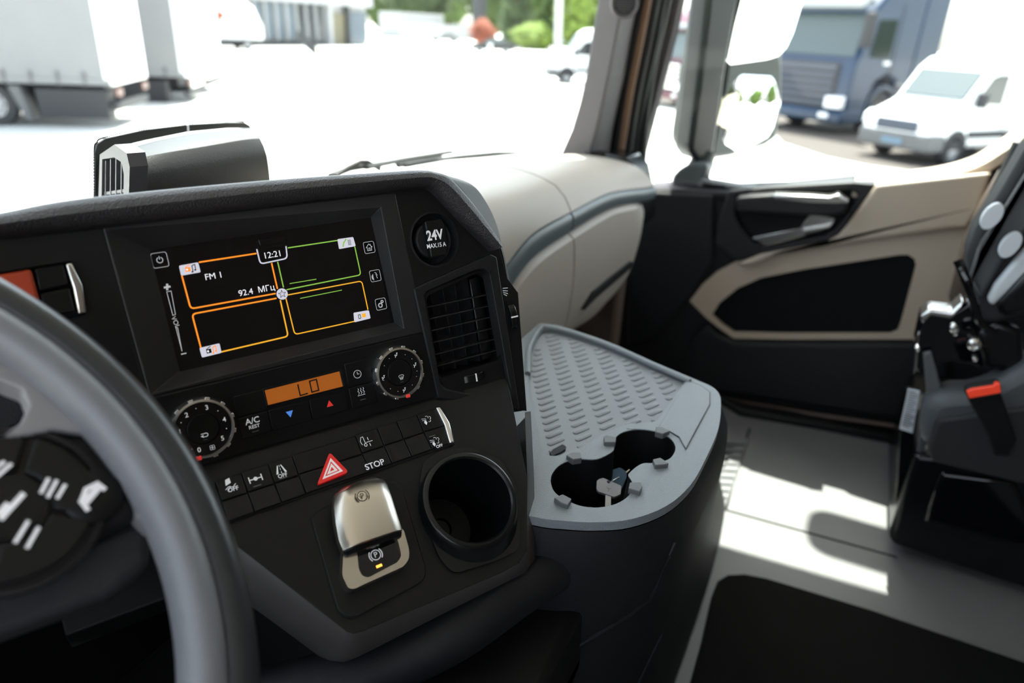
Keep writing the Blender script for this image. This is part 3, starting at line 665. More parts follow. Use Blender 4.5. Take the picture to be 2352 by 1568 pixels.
# ---- climate panel
cp = thing('climate_panel', 'black climate control strip with two chrome-ringed dials and an amber display', 'climate control', K.g(.0, -.115, 0))
b = MB(); b.prism(K, [(-.1015, -.0605), (.1165, -.0585), (.1165, -.1165), (-.1015, -.1175)], .0004, .0022, 'button'); b.build('panel', cp, bevel=.0008)
cw = .0023
def btn(a0, b0, a1, b1, name='button', par=None, fr=K, w=cw, h=.0010, m_='button', bev=.0006):
    b = MB(); b.prism(fr, [(a0, b0), (a1, b0), (a1, b1), (a0, b1)], w, w+h, m_); return b.build(name, par or cp, bevel=bev)
def pb(fr, x, y, w): return fr.loc(x, y, w)
btn(-.0495, -.0895, -.0275, -.0735, 'blank_cover')
bA = btn(-.0495, -.1065, -.0275, -.0903)
bB = btn(-.0268, -.1065, .0045, -.0903); bC = btn(.0052, -.1065, .0355, -.0903)
bD = btn(.0385, -.0885, .0605, -.0690); bE = btn(.0385, -.1065, .0605, -.0892)
iw = cw+.0012
def icon(par, fr, px, s, w, strokes=(), fills=(), texts=(), m_='ink', wd=.0005, name='icon', ang=0):
    b = MB(); c_ = fr.loc(*px, w); ca, sa = cos(ang), sin(ang)
    t_ = lambda u, v: (c_[0]+(u*ca-v*sa)*s, c_[1]+(u*sa+v*ca)*s)
    for p in strokes: b.stroke(fr, [t_(*x) for x in p], wd, w, m_)
    for p in fills: b.flat(fr, [t_(*x) for x in p], w, m_)
    for (tx, u, v, sz) in texts: q_ = t_(u, v); b.text(fr, tx, q_[0], q_[1], sz*s, w, m_, ang, bold=.015)
    return b.build(name, par)
bar = [(-.5, -.08), (.5, -.08), (.5, .08), (-.5, .08)]
icon(bA, K, (581, 971), .004, iw, texts=[('A/C', 0, .4, 1.6), ('REST', .1, -.75, .95)])
for bt_, px in ((bA, (587, 990)), (bE, (834, 917))): icon(bt_, K, px, .005, iw, fills=[bar], m_='ink_dim', name='lamp_mark')
icon(bB, K, (666, 951), .0028, iw, fills=[[(-1, .9), (1, .9), (0, -.9)]], m_='blue_print', name='blue_arrow')
icon(bC, K, (757, 926), .0028, iw, fills=[[(-1, -.9), (1, -.9), (0, .9)]], m_='red_print', name='red_arrow')
icon(bD, K, (821, 859), .0032, iw, strokes=[ring_(1, 20), [(0, .6), (0, 0), (.5, 0)]], wd=.0004)
icon(bE, K, (829, 899), .0032, iw, strokes=[[(-1, -.9), (1, -.9)]] + [[(x, -.6), (x+.25, -.2), (x-.1, .2), (x+.15, .6), (x+.05, .95)] for x in (-.7, 0, .7)], wd=.0004)
b = MB(); ld = K.L([(607, 896), (779, 852), (787, 887), (615, 930)], cw)
fo2 = [(ld[0][0]-.0016, ld[0][1]+.0016), (ld[1][0]+.0024, ld[1][1]+.0018), (ld[2][0]+.0022, ld[2][1]-.0004), (ld[3][0]-.0016, ld[3][1]-.0004)]
b.prism(K, fo2, cw, cw+.0016, 'face_plastic', [ld]); b.build('display_frame', cp, bevel=.0004)
b = MB(); b.prism(K, ld, cw-.0002, cw+.0002, 'lcd'); lcd = b.build('display', cp)
b = MB(); c1, c2 = K.loc(695, 894, cw), K.loc(721, 886, cw); w_ = cw+.0004
b.stroke(K, [(c1[0]-.003, c1[1]+.0045), (c1[0]-.0028, c1[1]-.0042), (c1[0]+.003, c1[1]-.004)], .0011, w_, 'lcd_ink')
b.stroke(K, [(c2[0]-.0028, c2[1]+.0045), (c2[0]+.0028, c2[1]+.0047), (c2[0]+.003, c2[1]-.0042), (c2[0]-.0026, c2[1]-.0044)], .0011, w_, 'lcd_ink', True); b.build('display_digits', lcd)
def dial(px, r, name, lab):
    c_ = K.loc(*px, .006)
    b = MB(); b.turn(K, *c_, [(r*1.03, cw), (r*1.0, .009), (r*.97, .0105), (r*.90, .0108), (r*.88, .0092)], 'chrome', 64); kb_ = b.build(name, cp)
    b = MB()
    for k_ in range(12):
        t = 2*pi*k_/12+.2; f_ = Fr(K.g(c_[0]+r*1.0*cos(t), c_[1]+r*1.0*sin(t), .0), K.u*cos(t)+K.v*sin(t), K.v*cos(t)-K.u*sin(t))
        b.prism(f_, rect(-.0012, -.0017, .0009, .0017), cw, .0096, 'chrome')
    b.build('grip_lugs', kb_, bevel=.0004)
    b = MB(); b.turn(K, *c_, [(r*.885, .0092), (r*.52, .0086), (r*.50, .0076), (.0001, .0076)], 'gloss_black', 48); d_ = b.build('dial_face', kb_)
    b = MB(); b.turn(K, *c_, [(r*.495, .0074), (r*.49, .0082), (r*.47, .0085), (.0001, .0080)], 'button', 40); b.build('centre_key', kb_, bevel=0)
    return kb_, c_, d_, r
k1_, c1, d1, r1 = dial((465, 983), .0218, 'fan_dial', '')
k2_, c2, d2, r2 = dial((915, 855), .0218, 'airflow_dial', '')
b = MB(); dw = .0094
def at_ang(c_, r_, deg): return (c_[0]+r_*cos(radians(deg)), c_[1]+r_*sin(radians(deg)))
for tx, dg in (('0', -112), ('1', 172), ('2', 125), ('3', 70), ('4', 10), ('5', -43)):
    p = at_ang(c1, r1*.70, dg); b.text(K, tx, p[0], p[1], .0048, dw, 'ink', AN, bold=.012)
for dg in (203, 148, 97, 40, -15, 230): b.flat(K, circ(*at_ang(c1, r1*.72, dg), .00035, 8), dw, 'ink')
for i in range(4): p = at_ang(at_ang(c1, r1*.70, -78), .0011, 45+90*i); b.stroke(K, circ(p[0], p[1], .0009, 10), .00025, dw, 'ink', True)
b.build('fan_scale', k1_)
icon(k1_, K, (471, 998), .0024, .0086, strokes=[[(-1, .4), (.2, .4)] + ring_(.5, 8, .3, -.1, pi/2, -pi/2) + [(-.6, -.6)]], fills=[[(-1.3, -.3), (-.5, .1), (-.5, -.8)]], name='recirculation_icon')
icon(k1_, K, (472, 1009), .003, .0088, fills=[bar], m_='ink_dim', name='lamp_mark')
b = MB()
for dg in (35, 62, 118, 145, 190, 225, 252, 305, 335, -8): b.flat(K, circ(*at_ang(c2, r2*.72, dg), .0003, 8), dw, 'ink')
for dg in (92, 12, 182, 275):
    p = at_ang(c2, r2*.70, dg); s_ = .0018
    b.stroke(K, [(p[0]+.2*s_, p[1]+s_), (p[0]+.3*s_, p[1]), (p[0]-.5*s_, p[1]-.4*s_), (p[0]-.7*s_, p[1]-s_)], .0005, dw, 'ink'); b.flat(K, circ(p[0]+.5*s_, p[1]+.9*s_, .0004, 8), dw, 'ink')
    b.flat(K, [(p[0]-s_*1.1, p[1]), (p[0]-.4*s_, p[1]+.5*s_), (p[0]-.5*s_, p[1]-.2*s_)], dw, 'ink')
b.build('airflow_scale', k2_)
icon(k2_, K, (922, 866), .0024, .0086, strokes=[[(-1, .5), (-.5, .8), (.5, .8), (1, .5), (.5, -.5), (-.5, -.5), (-1, .5)], [(-.4, -.9), (-.2, .2)], [(0, -.9), (.1, .2)], [(.4, -.9), (.4, .2)]], wd=.0003, name='windscreen_icon')
icon(k2_, K, (923, 877), .003, .0088, fills=[bar], m_='ink_dim', name='lamp_mark')
b = MB()
for c_, dg in ((c1, -110), (c2, -82)):
    f_ = Fr(K.g(*at_ang(c_, .0209, dg), 0), K.u, K.v); b.prism(f_, rect(-.0016, -.0014, .0016, .0014), .009, .0115, 'red_print')
b.build('red_pointers', cp, bevel=.0003, label='small red pointers on the dial rings')
b = MB()
for c_ in (c1, c2): b.stroke(K, [(c_[0]-.0105, c_[1]-.0008), (c_[0]+.0105, c_[1]-.0002)], .0003, .0087, 'seam')
b.build('key_split', cp)

# ---- switch row
sr = thing('switch_row', 'long row of black switches with a red hazard triangle', 'switches', L.g(-.1, -.046, 0))
b = MB(); rowp = [(row_r[0][0]-.05, row_r[0][1]), (row_r[1][0]+.001, row_r[1][1]+.001), (row_r[2][0]+.001, row_r[2][1]-.0005), (row_r[3][0]-.05, row_r[3][1])]
b.prism(L, rowp, .0003, .0012, 'seam'); b.build('carrier', sr)
bt0, bt1 = L.loc(492, 1106), L.loc(1000, 938); bb0, bb1 = L.loc(530, 1202), L.loc(1040, 1020)
cols = [-40, 55, 492, 552, 613, 668, 812, 862, 907, 953, 1000]
def topy(a_): return bt0[1]+(bt1[1]-bt0[1])*(a_-bt0[0])/(bt1[0]-bt0[0])
def boty(a_): return bb0[1]+(bb1[1]-bb0[1])*(a_-bb0[0])/(bb1[0]-bb0[0])
colx = []
for x in cols[2:]:
    y = 1106+(938-1106)*(x-492)/(508); colx.append(L.loc(x, y)[0])
colx = [colx[0]-.048, colx[0]-.024] + colx
B = {}
for i in range(len(colx)-1):
    a0, a1 = colx[i]+.0004, colx[i+1]-.0004; am = (a0+a1)/2
    t_, bo = topy(am)-.0012, boty(am)+.0012; mid = (t_+bo)/2
    for j, (y0, y1) in enumerate(((bo, mid-.0003), (mid+.0003, t_))):
        if i == 6-0 and False: continue
        w0 = .0013
        b = MB(); h0, h1 = (.0022, .0012) if j == 0 else (.0012, .0022)
        b.rings([[L.g(a, y, .0008) for a, y in ((a0, y0), (a1, y0), (a1, y1), (a0, y1))], [L.g(a, y, w0+h) for a, y, h in ((a0, y0, h0), (a1, y0, h0), (a1, y1, h1), (a0, y1, h1))]], 'button')
        B[(i, j)] = b.build('switch', sr, bevel=.0006)
sw_w = .0040
ANL = AN*.6
icon(B[(2, 1)], L, (528, 1114), .0040, sw_w, fills=[[(-.7, .1), (.3, .4), (.3, 1.4), (-.5, 1.2)]], strokes=[[(-.9, -.6), (-.3, -.2), (.4, -.5), (1, 0)], [(-.5, -.9), (.0, -.2)]], texts=[('OFF', .3, -.9, 1.1)])
icon(B[(3, 1)], L, (587, 1099), .0045, sw_w, strokes=[[(-1, 0), (1, .0)], [(-1, -.5), (-1, .5)], [(1, -.5), (1, .5)]], fills=[ring_(.35, 8)], wd=.0008)
icon(B[(4, 1)], L, (645, 1080), .0045, sw_w, fills=[[(-.9, -.5), (-.35, 1), (-.2, 1), (-.55, -.5)], [(.9, -.5), (.35, 1), (.2, 1), (.55, -.5)]], strokes=[[(0, -.5), (0, -.2)], [(0, .1), (0, .4)], [(0, .7), (0, .95)]], texts=[('OFF', 0, -.95, .9)], wd=.0004)
for k_, px in (((3, 1), (591, 1115)), ((4, 1), (651, 1097)), ((9-0, 0), (993, 1001))):
    icon(B[k_] if k_ in B else sr, L, px, .006, sw_w, fills=[[(-.5, -.07), (.5, -.07), (.5, .07), (-.5, .07)]], m_='ink_dim', name='lamp_mark')
icon(B[(6, 1)], L, (842, 1014), .0048, sw_w, strokes=[[(-.9, -.3), (-1, .3), (-.7, 1), (-.3, 1), (-.3, -.2)], ring_(.25, 8, -.35, -.5), [(-.1, -.1), (1, -.1)], [(.4, .7), (.4, .2)], [(.4, -.9), (.4, -.4)]], wd=.0005)
icon(B[(6, 0)], L, (861, 1067), .0046, sw_w, texts=[('STOP', 0, 0, 1.5)], name='stop_text')
cl_ = [ring_(.35, 6, .2, .5, 2.2, -.6), ring_(.3, 6, .8, .3, 1.6, -1.5), ring_(.3, 6, .5, -.3, .5, -2.5)]
for k_, px, tx in (((9, 1), (980, 964), []), ((9, 0), (999, 1013), [('OFF', .5, -1.3, .9)])):
    icon(B[k_], L, px, .0040, sw_w, strokes=cl_+[[(-1, .5), (-.1, .3)], [(-1, .1), (-.1, .0)]], fills=[[(-.8, -.5), (-.5, -1.1), (-.1, -.6), (-.25, -.1), (-.6, -.1)]], texts=tx, wd=.0004)
# hazard button
hz = [L.loc(756, 1040, .004), L.loc(800, 1086, .004), L.loc(727, 1116, .004)]
b = MB(); hcx = sum(p[0] for p in hz)/3; hcy = sum(p[1] for p in hz)/3
sc_ = lambda s_: [(hcx+(p[0]-hcx)*s_, hcy+(p[1]-hcy)*s_) for p in hz]
b.prism(L, rnd(sc_(1.0), .003), .002, .0062, 'red_hazard'); hzb = b.build('hazard_button', sr, bevel=.0012, seg=3, label='red triangular hazard warning button')
b = MB(); wz = .0066
b.prism(L, sc_(.64), wz-.0006, wz, 'white_print', [sc_(.46)[::-1]]); b.prism(L, sc_(.34), wz-.0006, wz, 'white_print', [sc_(.15)[::-1]]); b.build('triangle_mark', hzb)
b = MB(); cr = [L.loc(x, y, .002) for x, y in [(997, 939), (1008, 938), (1030, 975), (1041, 1020), (1030, 1022), (1018, 980)]]
b.prism(L, cr, .001, .0065, 'chrome'); b.build('chrome_end', sr, bevel=.0012, label='curved chrome end piece of the switch row')

# ---- parking brake
pbk = thing('parking_brake', 'brushed silver parking brake lever on a black plate', 'parking brake', L.g(-.10, -.14, 0))
b = MB(); plp = L.L([(712, 1187), (730, 1170), (880, 1100), (905, 1100), (925, 1120), (980, 1305), (978, 1330), (960, 1345), (820, 1420), (798, 1420), (775, 1405)], .001)
b.prism(L, rnd(plp, .003), .0003, .0012, 'seam'); plq = [((p[0]-(-.103))*.985-.103, (p[1]+.10)*.985-.10) for p in plp]
b.build('plate_gap', pbk); b = MB(); b.prism(L, rnd(plq, .003), .0004, .0020, 'face_plastic'); b.build('base_plate', pbk, bevel=.0008)
rows = [((800, 1113), (868, 1094), .006), ((782, 1119), (884, 1096), .014), ((770, 1132), (893, 1108), .019), ((768, 1160), (905, 1141), .022), ((772, 1198), (914, 1170), .024), ((780, 1236), (923, 1198), .025), ((790, 1262), (928, 1214), .025)]
def lever(rows, m_, name, thick, par, crown=.004, nn=12, sagg=0):
    b = MB(); rg = []
    for (l_, r_, w) in rows:
        pl1, pr1 = V(L.loc(*l_, w)), V(L.loc(*r_, w)); row = []
        for i in range(nn+1):
            t = i/nn; p = pl1.lerp(pr1, t); e = 1-(2*t-1)**2; row.append(L.g(p.x, p.y, w-.004*(1-e)**3+crown*e*.5))
        lo_ = max(.002, w-thick)
        for i in range(nn+1):
            t = 1-i/nn; p = pl1.lerp(pr1, t); row.append(L.g(p.x, p.y, lo_ if 0 < i < nn else lo_+.0))
        rg.append(row)
    b.rings(rg, m_); return b.build(name, par, bevel=.0015, seg=3)
lever(rows, 'silver', 'lever', .012, pbk)
lowr = [(790, 1250), (926, 1212), (940, 1262), (940, 1282), (928, 1300), (835, 1342), (812, 1353), (800, 1350), (786, 1322)]
hole = [(820, 1262), (842, 1250), (905, 1232), (914, 1240), (922, 1275), (914, 1290), (846, 1326), (832, 1322), (824, 1306)]
b = MB()
b.prism(L, rnd(L.L(lowr, .014), .003), .002, .014, 'silver', [rnd(L.L(hole, .014), .002)]); b.build('lever_base', pbk, bevel=.002, seg=3)
b = MB(); b.prism(L, rnd(L.L(hole, .010), .002), .002, .0105, 'gloss_black'); bf = b.build('lamp_face', pbk)
b = MB(); rows2 = [((792, 1262), (927, 1216), .0235), ((800, 1274), (926, 1228), .0205), ((812, 1272), (916, 1238), .015)]
lever(rows2, 'satin_black', 'lever_underside', .006, pbk, 0)
def pmark(fr, px, s, w, m_, par):
    c_ = fr.loc(*px, w); b = MB()
    b.stroke(fr, circ(c_[0], c_[1], s*.72, 24), s*.13, w, m_, True); b.text(fr, 'P', c_[0], c_[1], s*1.15, w, m_, ANL, bold=.005)
    for a0 in (-40, 140): b.stroke(fr, [(c_[0]+s*cos(radians(a0+80*i/8)), c_[1]+s*sin(radians(a0+80*i/8))) for i in range(9)], s*.15, w, m_)
    return b.build('brake_symbol', par)
lev = [o for o in pbk.children if o.name.startswith('lever')][0]
pmark(L, (832, 1139), .0052, .0242, 'brown_ink', pbk); pmark(L, (863, 1274), .0050, .0108, 'ink', bf)
c_ = L.loc(871, 1299, .011); b = MB(); b.prism(L, rect(c_[0]-.0022, c_[1]-.0009, c_[0]+.0022, c_[1]+.0009), .0106, .0110, 'led'); b.build('amber_lamp', bf, label='small glowing amber lamp')

# ---- console cup holder
cu = thing('cup_holder', 'round black cup holder right of the parking brake', 'cup holder', L.g(cupc[0], cupc[1]-.04, 0))
bo_ = rnd(L.L([(962, 1115), (972, 1060), (1010, 1035), (1080, 1028), (1150, 1055), (1188, 1120), (1194, 1200), (1191, 1262), (1140, 1288), (1042, 1318), (1010, 1285), (980, 1210)], .002), .006)
b = MB(); b.prism(L, bo_, .0003, .003, 'satin_black', [circ(cupc[0], cupc[1], .0345, 40)]); b.build('collar_base', cu, bevel=.001)
b = MB(); cx2, cy2 = cupc
b.rings([[L.g(x-.0*.3, y, .002) for x, y in circ(cx2, cy2-.004, .0425, 56, .046)], [L.g(x, y, .009) for x, y in circ(cx2, cy2-.001, .0415, 56, .0425)], [L.g(x, y, .0125) for x, y in circ(cx2, cy2, .0405, 56)],
         [L.g(x, y, .0135) for x, y in circ(cx2, cy2, .039, 56)], [L.g(x, y, .0135) for x, y in circ(cx2, cy2, .0365, 56)], [L.g(x, y, .012) for x, y in circ(cx2, cy2, .0352, 56)], [L.g(x, y, .0) for x, y in circ(cx2, cy2, .034, 56)],
         [L.g(x, y, -.062) for x, y in circ(cx2, cy2, .031, 56)], [L.g(x, y, -.066) for x, y in circ(cx2, cy2, .028, 56)], [L.g(x, y, -.066) for x, y in circ(cx2, cy2, .010, 56)], [L.g(x, y, -.069) for x, y in circ(cx2, cy2, .009, 56)]], 'satin_black', False, True)
b.build('cup', cu)

# ---- left switch block
lb = thing('switch_block', 'small dash switch block with an orange-red switch and chrome end', 'switches', K.g(-.15, -.0, -.01))
def kpoly(pts, w): return K.L(pts, w)
b = MB(); b.prism(K, swb, -.012, -.008, 'black'); b.build('back_plate', lb)
b = MB(); b.prism(K, kpoly([(-60, 640), (72, 618), (92, 692), (-40, 716)], .002), -.008, .003, 'orange_print'); b.build('orange_switch', lb, bevel=.002, label='orange-red switch')
b = MB(); b.prism(K, kpoly([(78, 617), (146, 606), (158, 655), (90, 668)], .001), -.008, .001, 'button'); b.build('switch', lb, bevel=.0012)
b = MB(); b.prism(K, kpoly([(92, 674), (160, 661), (174, 716), (106, 728)], .001), -.008, .001, 'button'); b.build('switch', lb, bevel=.0012)
b = MB(); b.prism(K, kpoly([(150, 605), (165, 602), (190, 655), (199, 718), (180, 722), (168, 662)], .003), -.008, .004, 'chrome'); b.build('chrome_end', lb, bevel=.0012)
lc = thing('dash_insert', 'dark lower dash insert seen through the steering wheel gap', 'dash panel', K.g(-.2, -.06, 0))
b = MB(); b.prism(K, kpoly([(-200, 960), (-60, 925), (50, 895), (70, 930), (40, 975), (-200, 1040)], .002), .0005, .002, 'dark_plastic'); b.build('insert', lc, bevel=.001)
b = MB(); b.prism(K, kpoly([(-200, 905), (60, 842), (85, 880), (-200, 950)], .002), .0005, .0035, 'face_plastic'); b.build('shelf_edge', lc, bevel=.001)
b = MB(); b.prism(K, kpoly([(205, 775), (222, 783), (226, 800), (214, 806), (200, 790)], .001), .0004, .002, 'black'); b.build('small_blank', lc, bevel=.0005)
# =============================================================== STORAGE TRAY on the tunnel
tray = thing('storage_tray', 'grey rubber storage tray with two cup wells beside the console', 'tray', (.62, .2, -.39))
TW = 0.0
def tl_(pts, w=TW): return [T.loc(x, y, w) for x, y in pts]
to = [(1238, 743), (1262, 744), (1300, 752), (1400, 786), (1500, 830), (1600, 872), (1636, 888), (1652, 905), (1656, 930), (1650, 985), (1620, 1055), (1585, 1115), (1530, 1162), (1450, 1192), (1370, 1199), (1300, 1196), (1225, 1186), (1130, 1150), (1080, 1000), (1130, 850), (1190, 785)]
tout = [tuple(p)[:2] for p in [(p.x, p.y) for p in spline(tl_(to)+[tl_(to)[0]], 84)][:-1]]
def inset(pts, d):
    n = len(pts); out = []
    ar = sum(pts[i-1][0]*pts[i][1]-pts[i][0]*pts[i-1][1] for i in range(n))
    sg = 1 if ar > 0 else -1
    for i in range(n):
        p0, p1 = V(pts[i-2 if False else i-1]), V(pts[(i+1) % n]); t = (p1-p0)
        if t.length < 1e-9: t = V((1, 0))
        t.normalize(); out.append((pts[i][0]-t.y*d*sg, pts[i][1]+t.x*d*sg))
    return out
# recessed mat area
ma = [(1243, 768), (1262, 765), (1310, 775), (1400, 806), (1500, 850), (1576, 880), (1507, 978), (1480, 982), (1440, 984), (1405, 998), (1375, 1012), (1340, 1035), (1275, 1060), (1245, 1055), (1234, 1000), (1217, 920), (1212, 860), (1222, 800)]
mloc = tl_(ma, -.006)
hw = [(390, 870), (410, 770), (500, 660), (640, 590), (820, 565), (1030, 565), (1200, 490), (1268, 430), (1262, 340), (1300, 255), (1400, 190), (1600, 152), (1850, 182), (2030, 262), (2110, 360), (2115, 450), (2060, 540), (1980, 585), (1800, 620), (1680, 622), (1580, 670), (1480, 760), (1470, 800), (1520, 890), (1500, 1030), (1400, 1130), (1250, 1200), (1050, 1235), (850, 1222), (690, 1172), (500, 1070), (420, 980)]
wl = tl_([(1200+x/6.03, 960+y/6.03) for x, y in hw])
wl = [(p.x, p.y) for p in spline([V(p) for p in wl]+[V(wl[0])], 96)][:-1]
lidp = tl_([(1578, 874), (1612, 888), (1630, 902), (1630, 930), (1600, 985), (1575, 1032), (1560, 1005), (1535, 990), (1512, 982)])
mw = rnd(mloc, .006, 3)
b = MB(); b.prism(T, tout, -.009, 0, 'tray_grey', [mw, wl]); b.build('tray_body', tray, bevel=.004, seg=3)
b = MB(); b.prism(T, inset(mw, -.001), -.012, -.0045, 'mat_grey')
b.build('mat_panel', tray)
# raised pill pattern of the mat
b = MB(); c0 = V(T.loc(1340, 1004, -.0045)); cB = V(T.loc(1321.2, 1012.7, -.0045)); cT = V(T.loc(1274.7, 852.6, -.0045)); rowv = (cT-cB)/11.6
colv = V(T.loc(1379, 986.5, -.0045))-cB; colv = colv*.98
pe0, pe1 = V(T.loc(1321, 1013, -.0045)), V(T.loc(1359, 996, -.0045)); ld_ = pe1-pe0; pl_len = ld_.length*.90; ld_.normalize(); pw = V((-ld_.y, ld_.x))
def inside(p, poly):
    c = False
    for i in range(len(poly)):
        (x0, y0), (x1, y1) = poly[i-1], poly[i]
        if (y0 > p[1]) != (y1 > p[1]) and p[0] < (x1-x0)*(p[1]-y0)/(y1-y0)+x0: c = not c
    return c
mi_ = inset(mw, .004); rp = abs(rowv.dot(pw))*.30
for i in range(-4, 8):
    for j in range(-16, 34):
        c = c0 + colv*i + rowv*j
        # clip the pill to the mat
        ts = [t/20 for t in range(-10, 11) if inside(c+ld_*pl_len*t/20, mi_)]
        if not ts: continue
        t0, t1 = min(ts), max(ts)
        if t1-t0 < .25: continue
        a_, z_ = c+ld_*(pl_len*t0+rp*.9), c+ld_*(pl_len*t1-rp*.9)
        def cap(r_):
            o_ = []
            for k in range(7): an = pi/2+pi*k/6; o_.append(a_+(ld_*cos(an)+pw*sin(an))*r_)
            for k in range(7): an = -pi/2+pi*k/6; o_.append(z_+(ld_*cos(an)+pw*sin(an))*r_)
            return [tuple(v_) for v_ in o_]
        b.frustum(T, [(cap(rp), -.0048), (cap(rp*.97), -.0038), (cap(rp*.72), -.0033)], 'mat_grey', False, True)
b.build('mat_ribs', tray, ang=50)
b = MB(); b.prism(T, tl_([(1262, 1035), (1270, 1026), (1292, 1014), (1300, 1018), (1300, 1026), (1290, 1033), (1268, 1043)]), -.0045, -.0025, 'black'); b.build('slot', tray, bevel=.0008)
b = MB(); b.prism(T, lidp, -.003, .0012, 'tray_grey'); b.build('lid', tray, bevel=.0008)
b = MB(); lr_ = [(p.x, p.y) for p in spline([V(p) for p in lidp]+[V(lidp[0])], 60)]
b.tube([T.g(x, y, .0006) for x, y in lidp], .0006, 'rubber', 6); b.build('lid_gap', tray)
# raised outer lip on the far side
lp = spline([T.g(*T.loc(x, y, .0), 0) for x, y in [(1212, 860), (1216, 800), (1240, 757), (1262, 755), (1310, 765), (1400, 796), (1500, 840), (1585, 877)]], 50)
b = MB(); b.tube([p+V((0, 0, .001)) for p in lp], .0035, 'tray_grey', 8); b.build('raised_lip', tray)
# wells
b = MB(); w_in = inset(wl, .0035)
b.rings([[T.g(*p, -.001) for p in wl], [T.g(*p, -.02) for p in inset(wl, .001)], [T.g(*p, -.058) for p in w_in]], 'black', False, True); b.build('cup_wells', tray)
for x, y, dx, dy in [(1395, 1012, 14, -2), (1322, 1048, 4, 8), (1294, 1150, 0, 0), (1458, 1120, 0, 0), (1518, 1062, 0, 0), (1524, 990, 0, 0)]:
    pass
tabs = [[(1386, 1005), (1392, 1001), (1415, 1006), (1414, 1018), (1388, 1018)], [(1300, 1048), (1312, 1041), (1333, 1041), (1336, 1055), (1316, 1058)], [(1272, 1146), (1292, 1137), (1313, 1148), (1304, 1163), (1288, 1157)],
        [(1446, 1110), (1472, 1109), (1475, 1120), (1470, 1132), (1443, 1124)], [(1499, 1057), (1516, 1053), (1536, 1066), (1530, 1069), (1504, 1071)], [(1506, 982), (1520, 982), (1539, 992), (1522, 999), (1505, 994)]]
for t_ in tabs:
    b = MB(); b.prism(T, tl_(t_, .003), -.002, .0045, 'rubber_grey'); b.build('grip_tab', tray, bevel=.0008)
# engine tunnel skirt
tun = thing('engine_tunnel', 'dark leather-grained tunnel cover below the grey tray', 'tunnel cover', (.75, .35, FLZ))
def TWd(p, w=0): return T.g(p[0], p[1], w)
tp = [TWd(p, -.010) for p in tout]
nT = len(tp); cen = V((.62, .32))
base_pts = [(1.70, .34), (1.45, .16), (1.25, .115), (1.121, .098), (.997, .094), (.90, .094), (.80, .100), (.5, .10), (.3, .12)]
# skirt: for each edge point of the tray walk down and outwards
def foot(p):
    x, y = p.x, p.y
    k = max(0, min(1, (x-.40)/.45)); return V((.55+.75*(max(0, x-.45)/.4)**1.15, y, FLZ))
fr_e = [p for p in tp if True]
order = sorted(range(nT), key=lambda i: 0)
rows_ = []
edge = []
for p in tp:
    xx = p.x; yy = p.y
    edge.append(p)
lvls = [(0, 0, 0), (-.015, .004, .15), (-.05, .008, .4), (-.14, .0, .8), (-.28, -.012, 1.0), (-.40, -.012, 1.0), (FLZ+.39, -.01, 1)]
cpt = V((.66, .30, 0))
for dz, o_, k_ in lvls:
    row = []
    for i, p in enumerate(tp):
        t = V((tp[(i+1) % nT].x-tp[i-1].x, tp[(i+1) % nT].y-tp[i-1].y, 0)); t.normalize(); nrm = V((t.y, -t.x, 0))
        if nrm.dot(V((p.x, p.y, 0))-cpt) < 0: nrm = -nrm
        # towards the door the foot of the tunnel runs further out
        st_ = max(0, -dz)/.52
        q_ = V((p.x, p.y, p.z+dz)) + nrm*o_
        rx = max(0, p.x-.46)
        q_.x += st_*.62*rx/.35 if rx else 0
        q_.y += st_*(-.004 if p.y < .2 else 0)
        row.append(q_)
    rows_.append(row)
b = MB(); b.rings(rows_, 'door_dark', False, True); bv_ = BVHTree.FromPolygons([tuple(v) for v in b.v], b.f); b.build('skirt', tun, ang=60)
kr = spline([ax(x, y, 2, z) for x, y, z in [(200, 1700, -.47), (500, 1640, -.46), (800, 1560, -.445), (950, 1512, -.44), (1100, 1440, -.43), (1230, 1350, -.425), (1350, 1275, -.43), (1450, 1230, -.46)]], 40)
b = MB(); b.tube([p+V((0, .018, -.012)) for p in kr], [.022]*(len(kr)-6)+[.021, .019, .016, .012, .007, .002], 'door_dark', 16); b.build('knee_roll', tun)
b = MB()
for pts in ([(1189, 1565, .12), (1330, 1480, .115), (1440, 1415, .108), (1492, 1374, .102), (1515, 1330, .102), (1550, 1245, .105)], [(1465, 1568, .09), (1500, 1495, .09), (1519, 1456, .09)]):
    hp = []
    for k in range(len(pts)-1):
        for t in (0, .33, .66, 1):
            x = pts[k][0]+(pts[k+1][0]-pts[k][0])*t; y = pts[k][1]+(pts[k+1][1]-pts[k][1])*t
            h_ = bv_.ray_cast(V((0, 0, 0)), ray(x, y))[0]
            if h_ is not None and (not hp or (h_-hp[-1]).length > .004): hp.append(h_)
    if len(hp) > 2: b.tube(hp, .0024, 'door_dark', 8)
b.build('pocket_edges', tun)
b = MB(); b.prism(Fr((0, .135, 0), (1, 0, 0), (0, 0, 1)), [(-.15, FLZ), (.86, FLZ), (.70, -.47), (-.15, -.49)], -.30, .0, 'black', [rnd([(.44, -.80), (.70, -.80), (.64, -.56), (.46, -.56)], .02)]); b.build('lower_shelf', tun, bevel=.008)

